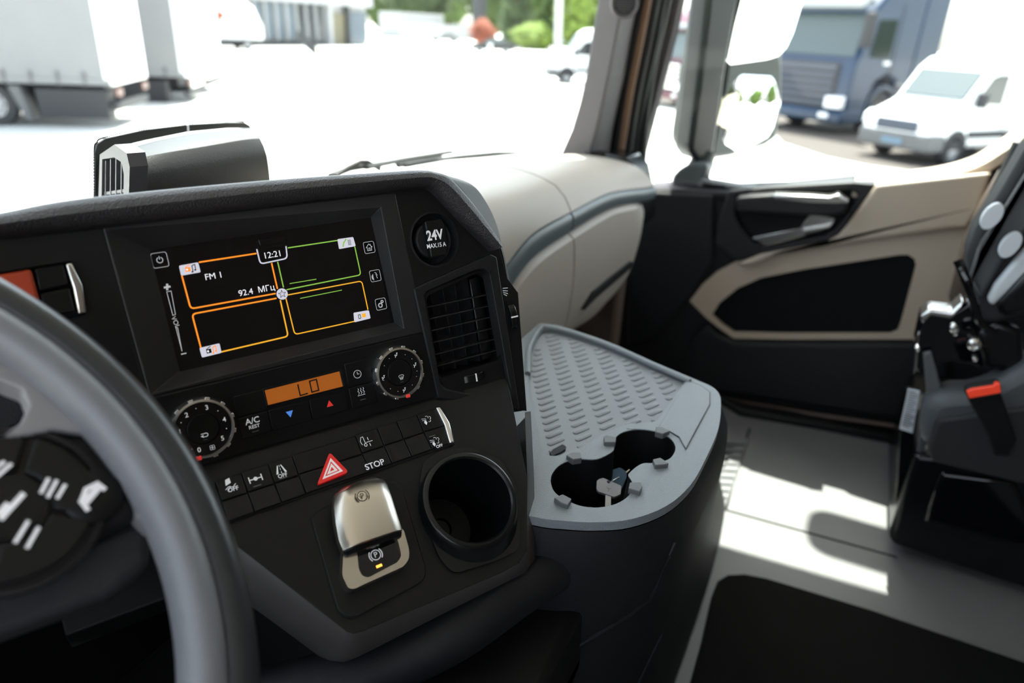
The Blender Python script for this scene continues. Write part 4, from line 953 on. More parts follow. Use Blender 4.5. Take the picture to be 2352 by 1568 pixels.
# keys in the well
def keyobj(nm, lab, c, m_, hd, bl, sz=1):
    k_ = thing(nm, lab, 'key', c)
    return k_
def keymake(lab, px, z, out, m_, bladepx, bz, blade_m, hole=None, th=.006, up=V((0, 0, 1)), tilt_=None, nm='car_key'):
    c = ax(*px, 2, z); n = (-c).normalized(); n = (n + V((.0, 0, .55))).normalized() if tilt_ is None else tilt_
    u = n.cross(V((0, 0, 1))); u = (-u).normalized(); f = Fr(c, u, n.cross(u))
    k_ = thing(nm, lab, 'key', c - V((0, 0, .02)))
    pts = rnd([f.loc(*p) for p in out], .0012, 3)
    b = MB(); b.prism(f, pts, -th, 0, m_, [rnd([f.loc(*p) for p in hole], .0006, 2)] if hole else ()); b.build('key_head', k_, bevel=.0012)
    b = MB(); bp = [f.loc(*p) for p in bladepx]; b.prism(f, bp, -th*.7, -th*.35, blade_m); b.build('blade', k_, bevel=.0002)
    return k_, f
gk, gf = keymake('grey key with a steel blade lying in the front cup well', (1398, 1118), -.408, [(1371, 1101), (1386, 1097), (1427, 1115), (1426, 1134), (1411, 1141), (1374, 1128), (1370, 1122)], 'key_grey', [(1391, 1130), (1404, 1134), (1403, 1166), (1390, 1164)], 0, 'paper', [(1393, 1105), (1397, 1102), (1406, 1106), (1402, 1110), (1396, 1109)])
b = MB(); c_ = gf.loc(1398, 1124, .0002); b.stroke(gf, [(c_[0], c_[1]+.0008), (c_[0], c_[1]-.0018)], .0004, .0003, 'ink_dim'); b.stroke(gf, [(c_[0]-.002, c_[1]+.002), (c_[0], c_[1]+.0008), (c_[0]+.0022, c_[1]+.0015)], .0004, .0003, 'ink_dim'); b.build('stamped_mark', gk)
bk_, bf_ = keymake('blue plastic key leaning behind the grey one in the cup well', (1417, 1095), -.412, [(1395, 1094), (1402, 1080), (1424, 1073), (1438, 1082), (1440, 1094), (1430, 1118), (1420, 1130), (1396, 1112)], 'key_blue', [(1436, 1082), (1446, 1075), (1447, 1077), (1438, 1085)], 0, 'silver')
b = MB(); b.tube([ax(1401, 1108, 2, -.405), ax(1408, 1103, 2, -.398), ax(1421, 1096, 2, -.402)], .0007, 'chrome', 8); b.build('key_ring', label='thin steel key ring joining the two keys', cat='key ring')
b = MB(); b.prism(Fr(T.g(0, 0, -.0575), T.u, T.v), [T.loc(x, y, -.0575) for x, y in [(1316, 1160), (1362, 1122), (1378, 1130), (1374, 1150), (1355, 1175)]], 0, .003, 'arm_grey'); b.build('rubber_insert', label='worn brown-grey rubber patch on the front cup well floor', cat='insert', bevel=.001)

# =============================================================== FLOOR FITTINGS
b = MB(); st_ = FL.L([(1700, 1002), (1720, 1006), (1668, 1160), (1640, 1262), (1632, 1278), (1612, 1278), (1606, 1265), (1640, 1120)], .006)
b.prism(FL, st_, .0005, .006, 'floor_grey'); ts_ = thing('tread_strip', 'ribbed grey tread strip along the foot of the tunnel', 'tread strip', FL.g(*st_[3])); 
b.build('strip', ts_, bevel=.002)
for i in range(17):
    y = 1015+i*15.3; x0 = 1695-(y-1015)*.33; x1 = x0+22 - i*.3
    b = MB(); b.prism(FL, FL.L([(x0-26, y), (x1-4, y+3), (x1-5, y+7), (x0-28, y+4)], .008), .005, .0095, 'rubber_grey'); b.build('rib', ts_, bevel=.0008)
cpt_ = [(1585, 1568), (1612, 1470), (1634, 1370), (1648, 1332), (1672, 1318), (1710, 1316), (1762, 1326), (2000, 1398), (2352, 1518), (2500, 1570), (2300, 2000), (1400, 2300)]
b = MB(); b.prism(FL, FL.L(cpt_, .012), .0005, .012, 'carpet'); b.build('floor_mat', label='black carpet floor mat with rounded corners', cat='floor mat', bevel=.004, seg=3)
b = MB(); b.prism(FL, FL.L([(1640, 905), (1720, 925), (1900, 955), (2085, 990), (2080, 1010), (1900, 975), (1700, 940)], .02), .0005, .02, 'rubber'); b.build('door_step', label='low black step edge below the door', cat='step', bevel=.004)
# passenger heat / fuse flap ribs on the dark footwell
# =============================================================== PASSENGER SEAT
seat = thing('passenger_seat', 'grey folding passenger seat with black base and orange-red belt buckle', 'seat', (1.25, -.4, FLZ))
SX = Fr((1.34, 0, 0), (0, -1, 0), (0, 0, 1))
def sp2(pts, x): f = Fr((x, 0, 0), (0, -1, 0), (0, 0, 1)); return f, f.L(pts)
def slab(name, pts, x, th, m_, bev=.006, par=seat, **k):
    f, q_ = sp2(pts, x); b = MB(); b.prism(f, q_, -th, 0, m_); return b.build(name, par, bevel=bev, seg=3, **k)
slab('seat_base', [(2040, 1232), (2100, 1045), (2220, 1055), (2520, 1110), (2520, 1420), (2352, 1352), (2050, 1252)], 1.30, .38, 'satin_black', .012)
slab('base_panel', [(2118, 1200), (2160, 1085), (2330, 1105), (2400, 1250), (2290, 1262)], 1.292, .02, 'gloss_black', .008)
slab('cushion', [(2108, 1020), (2122, 945), (2140, 918), (2185, 908), (2250, 905), (2500, 760), (2600, 1120), (2330, 1100), (2220, 1060)], 1.27, .08, 'seat_grey', .02)
slab('cushion_side', [(2130, 1030), (2150, 965), (2600, 900), (2600, 1150), (2330, 1108), (2140, 1062)], 1.262, .02, 'seat_cloth', .006)
slab('front_plate', [(2052, 1200), (2066, 1000), (2082, 895), (2112, 897), (2100, 1000), (2108, 1060), (2060, 1205)], 1.33, .02, 'gloss_black', .003)
slab('label_sticker', [(2086, 893), (2113, 897), (2096, 995), (2066, 985)], 1.322, .002, 'sticker', .0003, label='white printed label on the seat frame')
f, q_ = sp2([(2086, 893), (2113, 897), (2096, 995), (2066, 985)], 1.3195)
b = MB()
for i in range(16):
    t = .06+i*.055; a_ = V(q_[0]).lerp(V(q_[3]), t); c = V(q_[1]).lerp(V(q_[2]), t); b.stroke(f, [a_.lerp(c, .15), a_.lerp(c, .9-.25*(i % 3 == 0))], .0022 if i > 9 else .0014, 0, 'ink_dim')
b.build('label_print', seat)
slab('grey_bracket', [(2106, 1040), (2120, 960), (2132, 968), (2135, 990), (2118, 1055)], 1.315, .01, 'seat_grey', .003)
slab('frame_bracket', [(2100, 790), (2112, 735), (2130, 716), (2180, 722), (2230, 690), (2280, 700), (2330, 760), (2352, 850), (2300, 900), (2240, 840), (2180, 830), (2108, 860), (2098, 830)], 1.33, .05, 'gloss_black', .006)
slab('bracket_top', [(2112, 728), (2135, 710), (2185, 716), (2214, 690), (2212, 706), (2186, 734), (2138, 726), (2120, 745)], 1.31, .05, 'satin_chrome', .004, label='bright top edge of the folding bracket')
slab('hinge_plate', [(2240, 770), (2290, 735), (2352, 760), (2352, 900), (2300, 850), (2262, 850)], 1.30, .04, 'satin_black', .01)
slab('belt_strut', [(2120, 812), (2140, 808), (2165, 900), (2160, 930), (2130, 925)], 1.31, .012, 'rubber_grey', .003)
slab('lap_link', [(2106, 770), (2112, 762), (2106, 850), (2098, 860)], 1.32, .012, 'satin_chrome', .003)
for k, (x, y, r) in enumerate([(2238, 792, .010), (2192, 755, .007), (2194, 766, .005), (2303, 1022, .012), (2108, 802, .005), (2240, 825, .005)]):
    f = Fr((1.276 if k != 3 else 1.235, 0, 0), (0, -1, 0), (0, 0, 1)); c = f.loc(x, y); b = MB(); b.turn(f, *c, [(r, -.012), (r, 0), (r*.6, .003), (r*.5, .0), (.0001, .0)], 'satin_chrome' if k else 'chrome', 20); b.build('bolt', seat)
hz_ = spline([ax(x, y, 0, xx) for x, y, xx in [(2200, 598, 1.27), (2218, 640, 1.26), (2236, 690, 1.26), (2248, 735, 1.265), (2280, 765, 1.28)]], 24)
b = MB(); b.tube(hz_, .007, 'gloss_black', 10); b.build('cable_sleeve', seat)
# backrest shell
slab('backrest', [(2222, 590), (2240, 530), (2300, 440), (2352, 350), (2560, 60), (2800, -120), (2900, 60), (2700, 420), (2420, 700), (2290, 745), (2255, 740), (2232, 690)], 1.30, .08, 'seat_cloth', .02)
slab('side_trim', [(2228, 640), (2262, 545), (2352, 425), (2490, 215), (2560, 260), (2352, 540), (2310, 590), (2255, 690)], 1.285, .02, 'seat_grey', .008)
slab('piping', [(2222, 655), (2246, 575), (2352, 405), (2480, 190), (2488, 198), (2352, 425), (2258, 560), (2232, 660)], 1.275, .014, 'arm_grey', .003)
for x, y in ((2279, 497), (2321, 563)):
    f = Fr((1.262, 0, 0), V((.0, -1, .0)), (0, 0, 1)); c = f.loc(x, y); c2_ = f.loc(x+14, y-20); d_ = (V(c2_)-V(c)).normalized()
    b = MB(); pts = []
    for i in range(24):
        t = 2*pi*i/24; v_ = V(c)+d_*cos(t)*.021+V((-d_.y, d_.x))*sin(t)*.012; pts.append(tuple(v_))
    b.prism(f, pts, -.012, .002, 'sticker'); b.build('oval_button', seat, bevel=.001)
slab('sunlit_patch', [(2268, 690), (2285, 655), (2352, 575), (2420, 500), (2430, 560), (2352, 640), (2280, 705)], 1.27, .02, 'sticker', .006, label='sunlit patch painted on the lower backrest')  # sun falling on the backrest, painted as a pale slab
slab('hinge_cover', [(2290, 700), (2352, 630), (2450, 560), (2480, 680), (2352, 720), (2300, 730)], 1.262, .02, 'satin_black', .008)
# buckle
bu = sp2([(2215, 902), (2222, 892), (2290, 880), (2300, 886), (2298, 904), (2225, 917)], 1.22)
b = MB(); b.prism(bu[0], bu[1], -.022, 0, 'rubber'); bx_ = b.build('belt_buckle', seat, bevel=.002)
b = MB(); bu = sp2([(2220, 900), (2232, 895), (2282, 887), (2288, 882), (2297, 883), (2299, 902), (2227, 915)], 1.214)
b.prism(bu[0], bu[1], -.012, .0, 'red_buckle'); b.build('release_button', bx_, bevel=.001, label='orange-red release button of the buckle')
b = MB(); bu = sp2([(2222, 915), (2298, 902), (2335, 1010), (2322, 1050), (2285, 1048), (2270, 1000)], 1.225); b.prism(bu[0], bu[1], -.02, 0, 'black'); b.build('buckle_stalk', seat, bevel=.003)
b = MB(); b.tube(spline([ax(x, y, 0, 1.55) for x, y in [(2352, 330), (2310, 420), (2290, 470), (2280, 560), (2240, 660)]], 16), .018, 'rubber', 10); b.build('door_seal', label='black rubber seal hanging behind the seat back', cat='seal')
slab('belt_post', [(2252, 480), (2300, 400), (2400, 330), (2400, 480), (2290, 640), (2180, 705), (2216, 568)], 1.66, .06, 'beige_dark', .01, None, label='brown rear door pillar trim beyond the seat back', cat='pillar trim')

# =============================================================== STEERING WHEEL
sw = thing('steering_wheel', 'grey leather steering wheel at the left, out of focus', 'steering wheel', WC)
b = MB(); R_w = .225; n1_ = 140
for R_t, ra, rb, wz_, m_, nn_ in ((.2315, .0118, .0150, -.001, 'wheel_dim_leather', 16), (.2165, .0115, .0165, .0015, 'wheel_lit_leather', 16)):  # lit inner and darker outer leather painted as two tones
    rg = []
    for i in range(n1_):
        t = 2*pi*i/n1_; rd = (WH.u*cos(t)+WH.v*sin(t)); c = WC + rd*R_t + WH.n*wz_
        rg.append([c + rd*cos(2*pi*j/nn_)*ra + WH.n*sin(2*pi*j/nn_)*rb for j in range(nn_)])
    b.rings(rg+[rg[0]], m_, False, False)
b.build('rim', sw, ang=80)
def wpl(name, pts, w0, w1, m_, bev=.006, par=sw, **k):
    b = MB(); b.prism(WH, WH.L(pts, w1), w0, w1, m_); return b.build(name, par, bevel=bev, seg=3, **k)
wpl('spoke', [(-160, 690), (0, 742), (120, 780), (250, 870), (360, 975), (440, 1090), (478, 1190), (450, 1228), (400, 1215), (345, 1212), (318, 1185), (296, 1092), (258, 1022), (200, 990), (120, 985), (0, 1012), (-120, 1045), (-120, 1030), (0, 1002), (46, 972), (66, 930), (52, 893), (0, 872), (-160, 840)], -.016, .003, 'wheel_silver', .007)
wpl('hub_plate', [(-260, 1060), (0, 1012), (120, 985), (200, 985), (262, 1012), (298, 1085), (325, 1160), (318, 1190), (0, 1320), (-260, 1430)], -.03, -.004, 'wheel_dark', .006)
wpl('lower_cover', [(-260, 1425), (0, 1318), (322, 1188), (350, 1225), (345, 1300), (250, 1370), (0, 1460), (-260, 1560)], -.05, -.018, 'seat_cloth', .012)
cw_ = WH.loc(20, 1168, 0); 
b = MB(); b.turn(WH, *cw_, [(.040, -.004), (.0395, .001), (.037, .0015), (.036, -.001), (.0001, 0)], 'wheel_dark', 48); pad = b.build('button_pad', sw)
for k in range(4):
    t0 = pi/4+k*pi/2; b = MB(); ring1 = [(cw_[0]+.034*cos(t0+.06+(pi/2-.12)*i/10), cw_[1]+.034*sin(t0+.06+(pi/2-.12)*i/10)) for i in range(11)]; ring2 = [(cw_[0]+.017*cos(t0+.1+(pi/2-.2)*i/10), cw_[1]+.017*sin(t0+.1+(pi/2-.2)*i/10)) for i in range(11)][::-1]
    b.prism(WH, ring1+ring2, .0, .0035, 'button'); b.build('pad_button', pad, bevel=.001)
b = MB(); b.turn(WH, *cw_, [(.015, .0), (.0148, .004), (.0001, .0045)], 'button', 32); b.build('pad_button', pad)
def wic(px, pts, s, par, wd=.0016):
    c = WH.loc(*px, .005); b = MB()
    for p in pts: b.stroke(WH, [(c[0]+x*s, c[1]+y*s) for x, y in p], wd, .0052, 'ink')
    b.build('white_icon', par)
wic((120, 1122), [[(-.8, .2), (.2, .9)], [(-.6, -.4), (.6, .4)], [(-.1, -.9), (.9, -.3)]], .0055, pad)
wic((62, 1228), [[(-.9, .0), (.6, .9)], [(-.5, -.9), (.9, 0)]], .0055, pad)
wic((5, 1085), [[(-.9, -.2), (.9, .3)], [(-.4, .6), (.6, .8)]], .005, pad)
wic((28, 1162), [[(-1.3, -.5), (1.3, .5)], [(-1.2, 0), (-.3, .4)]], .0045, pad, .0024)
b = MB(); c = WH.loc(214, 1142, 0); b.turn(WH, *c, [(.0135, -.002), (.013, .002), (.0115, .003), (.0001, .003)], 'button', 32); hb = b.build('phone_button', sw)
wic((214, 1140), [[(-1.1, -.8), (-1.1, .2), (-.1, 1), (1, .9), (1.2, .1)], [(-1.1, -.3), (1.1, .5)], [(-.8, .1), (1, .7)]], .0048, hb, .0022)
b = MB(); b.tube([WC-WN*.02, WC-WN*.10, WC-WN*.22], [.035, .045, .05], 'black', 24); b.build('column', sw)

# =============================================================== WINDSCREEN SENSOR, WIPERS
YS = .735
SFf = Fr((.6, YS, 0), (1, 0, 0), (0, 0, 1))
sen = thing('sensor_housing', 'dark grey lane camera housing with louvred end on the dashboard', 'sensor housing', (.63, .66, -.26))
a0 = ax(236, 455, 1, .70); 
def s3(x, y, yy): return ax(x, y, 1, yy)
# rounded shell: sections along its length, each a profile from back top to front bottom
ll = [(262, 350, 290, 372, 300, 470), (360, 322, 380, 352, 385, 470), (450, 305, 470, 336, 475, 460), (540, 296, 560, 322, 575, 445), (575, 294, 600, 320, 621, 430)]
secs_ = []
for bx, by, mx_, my, fx, fy in ll:
    B0 = s3(bx, by, .70); M0 = s3(mx_, my, .635); F0_ = s3(fx, fy, .634)
    M1 = s3((mx_+fx)/2+4, my+(fy-my)*.4, .630)
    secs_.append([B0+V((0, .015, -.012)), B0, B0.lerp(M0, .5)+V((0, 0, .003)), B0.lerp(M0, .88)+V((0, 0, .001)), M0+V((0, .002, -.001)), M0.lerp(M1, .18), M0.lerp(M1, .5)+V((0, -.001, .0)), M1, F0_, F0_+V((0, .01, -.06)), V((B0.x, .71, F0_.z-.06))])
g2 = loftsec(secs_, 'x', 26)
b = MB(); b.rings(g2, 'sensor_grey'); b.build('shell', sen)
gf1 = [(228, 352), (262, 340), (296, 372), (302, 400), (300, 475), (226, 475)]
GF = Fr(s3(262, 400, .655), (s3(300, 420, .612)-s3(228, 400, .705)).normalized(), (0, 0, 1))
b = MB(); gl_ = GF.L([(227, 350), (262, 338), (292, 366), (300, 398), (299, 478), (225, 480)], .004); gin = GF.L([(233, 362), (262, 366), (280, 382), (286, 410), (286, 480), (233, 480)], .004)
b.prism(GF, gl_, -.012, .004, 'end_grey', [gin]); b.build('end_frame', sen, bevel=.005, seg=3)
b = MB(); b.prism(GF, gin, -.014, -.010, 'black')
b.build('end_recess', sen)
for x in (241, 253, 266, 279):
    b = MB(); a_ = GF.loc(x, 366, .002); c = GF.loc(x+1, 485, .002); b.prism(GF, [(a_[0]-.0012, a_[1]), (a_[0]+.0012, a_[1]), (c[0]+.0012, c[1]), (c[0]-.0012, c[1])], -.008, .002, 'arm_grey'); b.build('louvre', sen)
b = MB(); a_, c = GF.loc(230, 432, 0), GF.loc(290, 440, 0); b.prism(GF, [a_, c, (c[0], c[1]-.003), (a_[0], a_[1]-.003)], -.006, .0015, 'arm_grey'); b.build('louvre', sen)
# black printed border on the glass
yg = .733
FG = Fr((.6, .728, 0), (1, 0, 0), (0, 0, 1)); FG = Fr((.6, .728, -.15), (1, 0, 0), V((0, -.06/.82, 1)))
fo3 = FG.L([(216, 460), (216, 350), (222, 330), (240, 318), (330, 298), (430, 286), (520, 281), (560, 281), (572, 288), (578, 300), (566, 294), (520, 294), (431, 302), (330, 322), (246, 342), (232, 356), (228, 380), (226, 460)])
b = MB(); cutg = [V(p) for p in fo3]; b.prism(FG, fo3, -.001, .0015, 'frit')
pth = spline(FG.L([(216, 455), (216, 350), (222, 330), (240, 318), (330, 298), (430, 286), (520, 281), (560, 281)]), 130)
for p in pth: b.flat(FG, circ(p.x-.001, p.y+.0015, .0011, 6), .0016, 'frit')
fri = b.build('frit_border', win1)
b = MB(); b.prism(FG, FG.L([(427, 286), (431, 286), (432, 303), (428, 303)]), -.0016, .0022, 'ink'); b.build('frit_gap', win1, label='thin bright gap in the black border')
def wiper(lab, arm, blade, hk, yy):
    w_ = thing('windshield_wiper', lab, 'wiper', s3(*arm[0], yy), 'wipers outside the windscreen')
    b = MB(); b.tube([s3(x, y, yy) for x, y in arm], .008, 'black', 8, flat=(1, .6)); b.build('wiper_arm', w_)
    b = MB(); b.tube([s3(x, y, yy-.012) for x, y in blade], .009, 'black', 8, flat=(1, .5)); b.build('wiper_blade', w_)
    if hk: b = MB(); b.tube([s3(x, y, yy-.008) for x, y in hk], .0045, 'black', 8); b.build('wiper_hose', w_)
wiper('black wiper with a looped hose rising from the dash edge', [(760, 404), (800, 388), (850, 380), (940, 366), (1010, 356)], [(840, 384), (930, 366), (1035, 349)], [(770, 404), (800, 385), (828, 372), (845, 372), (872, 388)], .80)
wiper('black wiper lying low beside the passenger pillar', [(915, 380), (1000, 366), (1110, 358), (1180, 352)], [(930, 380), (1050, 360), (1140, 351), (1225, 351)], None, .82)

# =============================================================== EXTERIOR MIRROR
mir = thing('door_mirror', 'tall dark exterior mirror with a large glass above a small wide-angle glass', 'mirror', (1.98, .35, -.33))
def ml(pts, w=0): return MR.L(pts, w)
hs = ml([(1690, -90), (1590, -90), (1612, -60), (1608, 0), (1596, 100), (1580, 220), (1565, 305), (1568, 335), (1582, 355), (1612, 368), (1642, 366)], .03)
b = MB(); b.prism(MR, ml([(1720, -90), (1640, -90), (1628, 0), (1604, 200), (1585, 345), (1600, 368), (1640, 368), (1650, 300), (1668, 170), (1690, 40)], .02), -.05, .02, 'mirror_mast'); b.build('mast', mir, bevel=.012, seg=3)
b = MB(); b.prism(MR, ml([(1672, -90), (1625, -90), (1612, 0), (1592, 150), (1568, 300), (1566, 325), (1580, 350), (1602, 352), (1612, 300), (1628, 150), (1645, 0)], -.02), -.07, -.015, 'mirror_shell'); b.build('mast_fairing', mir, bevel=.012, seg=3)
hsg = ml([(1690, -100), (1850, -100), (1838, 0), (1822, 80), (1798, 130), (1800, 165), (1798, 230), (1786, 318), (1760, 335), (1680, 360), (1640, 366), (1632, 350), (1650, 270), (1668, 160), (1688, 0)], .0)
b = MB(); b.prism(MR, hsg, -.045, 0, 'mirror_shell'); b.build('housing', mir, bevel=.012, seg=3)
up_ = ml([(1700, -90), (1852, -90), (1832, 0), (1815, 75), (1803, 108), (1786, 128), (1760, 136), (1676, 148), (1672, 135), (1683, 50), (1692, 0)], .003)
b = MB(); MT = Fr(MR.g(0, .0, .004), MU, V((0, 0, 1)) + MR.n*.12); b.prism(MT, rnd(up_, .006), -.012, .006, 'mirror'); b.build('main_glass', mir, label='large upper mirror glass')
# convex lower glass
lo_ = ml([(1672, 172), (1700, 162), (1790, 154), (1797, 165), (1795, 230), (1786, 305), (1775, 322), (1700, 348), (1645, 358), (1640, 345), (1655, 260)], .003)
lo_ = rnd(lo_, .008, 4); lcx = sum(p[0] for p in lo_)/len(lo_); lcy = sum(p[1] for p in lo_)/len(lo_)
rs = []
for k in range(9):
    s_ = 1-k/8.0; rs.append(([(lcx+(p[0]-lcx)*max(s_, .01), lcy+(p[1]-lcy)*max(s_, .01)) for p in lo_], None))
b = MB(); Rm = .55
b.rings([[MR.g(x, y, .010-((x-lcx)**2+(y-lcy)**2)/(2*Rm)) for x, y in p] for p, _ in rs], 'mirror', False, True); b.build('wide_angle_glass', mir, ang=80, label='small convex lower mirror glass')
b = MB(); b.tube([ax(1620, 350, 0, 1.94), ax(1612, 372, 0, 1.93), ax(1600, 400, 0, 1.91)], [.03, .03, .036], 'mirror_mast', 16); b.build('swivel', mir)
b = MB(); af = Fr((1.90, 0, 0), (0, -1, 0), (0, 0, 1)); b.prism(af, af.L([(1548, 432), (1549, 402), (1565, 385), (1590, 370), (1628, 372), (1632, 386), (1612, 420), (1618, 440)]), -.06, .03, 'arm_grey'); b.build('arm_base', mir, bevel=.01, seg=3)
b = MB(); af = Fr((1.84, 0, 0), (0, -1, 0), (0, 0, 1)); b.prism(af, af.L([(1606, 413), (1700, 428), (1770, 436), (1680, 441), (1600, 432)]), -.05, .0, 'arm_grey'); b.build('sill_cover', label='grey window sill cover beside the mirror arm', cat='sill cover', bevel=.004)
b = MB(); af = Fr((1.835, 0, 0), (0, -1, 0), (0, 0, 1)); b.prism(af, af.L([(1615, 420), (1665, 426), (1668, 433), (1615, 429)]), -.01, .002, 'black'); b.build('sill_slot', label='small black slot in the window sill cover', cat='slot')
kb = thing('kerb_mirror', 'rounded kerb mirror above the passenger door outside', 'mirror', (2.03, .0, .70))
b = MB(); kf = Fr((2.045, .005, .72), (0, -1, 0), (1, 0, .12)); b.prism(kf, rnd(rect(-.17, -.068, .17, .068), .05), -.03, .03, 'mirror_shell'); b.build('kerb_housing', kb, bevel=.01)
b = MB(); b.tube([V((1.84, .0, .62)), V((1.94, .0, .70)), V((2.0, .0, .72))], .012, 'mirror_mast', 10); b.build('kerb_arm', kb)

# =============================================================== THE YARD OUTSIDE
G = -H0
b = MB(); b.prism(Fr((0, 0, G), (1, 0, 0), (0, 1, 0)), rect(-160, -160, 420, 420), -.1, 0, 'asphalt')
b.build('ground', kind='structure', label='pale sunlit concrete yard around the truck', cat='ground', smooth=False)
def lx(px, py, d):                            # point on the sight line at horizontal distance d
    r = ray(px, py); return r*(d/hypot(r.x, r.y))
class Veh:
    def __init__(s, name, label, cat, pos, f, group=None):
        s.p = V((pos[0], pos[1], G)); s.f = V((f[0], f[1], 0)).normalized(); s.fr = Fr(s.p, s.f, ZZ); s.lat = s.fr.n   # n = right hand side
        s.root = thing(name, label, cat, s.p, group)
    def scale(s, k): s.root.scale = (k, k, k)
    def side(s, name, pts, w0, w1, m_, bevel=.05, par=None, label=None):
        b = MB(); b.prism(s.fr, pts, w0, w1, m_); return b.build(name, par or s.root, bevel=bevel, label=label)
    def front(s, name, x, y0, z0, y1, z1, m_, th=.05, bevel=.02, par=None, dz=0, label=None):   # plate facing forward, y = to its left
        F_ = Fr(s.p + s.f*x, -s.lat, ZZ if not dz else (ZZ - s.f*dz))
        b = MB(); b.prism(F_, rnd(rect(y0, z0, y1, z1), .04), -.03, th, m_) if F_.n.dot(s.f) > 0 else b.prism(F_, rnd(rect(y0, z0, y1, z1), .04), -th, .03, m_)
        return b.build(name, par or s.root, bevel=bevel, label=label)
    def wheel(s, x, lat, r, w=.25, rim='rim'):
        F_ = Fr(s.p + s.f*x + s.lat*lat + ZZ*r, s.f, ZZ); sg = 1 if lat > 0 else -1
        b = MB(); b.turn(F_, 0, 0, [(r*.6, -w/2), (r*.96, -w/2), (r, -w*.35), (r, w*.35), (r*.96, w/2), (r*.6, w/2), (r*.58, w*.2), (.001, w*.2)] if sg > 0 else [(r*.6, w/2), (r*.96, w/2), (r, w*.35), (r, -w*.35), (r*.96, -w/2), (r*.6, -w/2), (r*.58, -w*.2), (.001, -w*.2)], 'tyre', 28)
        t = b.build('wheel', s.root)
        b = MB(); z = sg*w*.45; b.turn(F_, 0, 0, [(r*.6, z), (r*.55, z*.6), (r*.35, z*.5), (r*.32, z*1.0), (r*.12, z*1.1), (.001, z*1.1)], rim, 24)
        for k in range(8): b.turn(F_, r*.45*cos(k*pi/4), r*.45*sin(k*pi/4), [(r*.05, z*.5), (r*.045, z*.8), (.001, z*.8)], 'chassis', 8)
        b.build('wheel_rim', t)
def trailer(label, A_, B_, zb, ht, wd, wheels, back=True):
    # A_ = near rear bottom corner of the visible side, B_ = a point further along the same side
    A_, B_ = V(A_), V(B_); f = V((-.58, .815, 0)); away = V((-f.y, f.x, 0))
    if away.dot(V((A_.x, A_.y, 0))) < 0: away = -away
    v = Veh('semi_trailer', label, 'trailer', (A_.x+away.x*wd/2, A_.y+away.y*wd/2), f)
    sg = -1 if v.lat.dot(away) > 0 else 1          # side of the lat axis that faces the eye
    n_ = wd/2
    v.side('tarpaulin', rect(.12, zb+.12, 13.2, zb+ht), -n_, n_, 'tarp', .02)
    v.side('side_rail', rect(.0, zb, 13.3, zb+.13), -n_-.02, n_+.02, 'tarp', .01)
    v.side('rear_frame', rect(-.06, zb, .12, zb+ht), -n_-.01, n_+.01, 'tarp_white', .01)
    for k in range(12):
        v.side('rave_hook', rect(.5+k*.55, zb-.02, .56+k*.55, zb+.28), sg*(n_+.02)-.015, sg*(n_+.02)+.015, 'arm_grey', .0)
    v.side('chassis', rect(.4, zb-.35, 13, zb), -.5, .5, 'chassis', .02)
    v.side('rear_bumper', rect(-.05, zb-.55, .1, zb-.38), -n_+.1, n_-.1, 'chassis', .01)
    v.side('tail_lamp', rect(-.08, zb-.25, -.02, zb-.08), -n_+.1, -n_+.5, 'lamp_red', .01); v.side('tail_lamp', rect(-.08, zb-.25, -.02, zb-.08), n_-.5, n_-.1, 'lamp_red', .01)
    for x in wheels:
        for s_ in (-1, 1): v.wheel(x, s_*(n_-.2), .46, .3)
    v.side('pallet_box', rect(wheels[0]-2.4, zb-.75, wheels[0]-.9, zb-.1), sg*(n_-.5), sg*(n_-.06), 'chassis', .02)
    v.side('mudguard', [(wheels[0]-.75, zb-.8), (wheels[0]-.6, zb-.8), (wheels[0]-.35, zb-.06), (wheels[0]-.6, zb-.06)], sg*(n_-.45), sg*(n_-.05), 'arm_grey', .01)
    return v
A1 = ax(255, 197, 2, G+.95); B1 = ax(-100, 170, 2, G+.95)
trailer('long grey curtain trailer at the far left, nearest to the truck', A1, B1, .95, 2.9, 2.5, [2.55, 3.85])
A2 = ax(425, 178, 2, G+.75); B2 = ax(330, 170, 2, G+.75)
f2 = (B1-A1).normalized(); 
trailer('second grey curtain trailer parked behind the nearest one', A2, A2+f2*5, .75, 3.0, 2.5, [3.0, 4.3])
A3 = ax(470, 158, 2, G+.8); trailer('third trailer, only its edge showing behind the second', A3, A3+f2*5, .8, 3.0, 2.5, [3, 4.3])

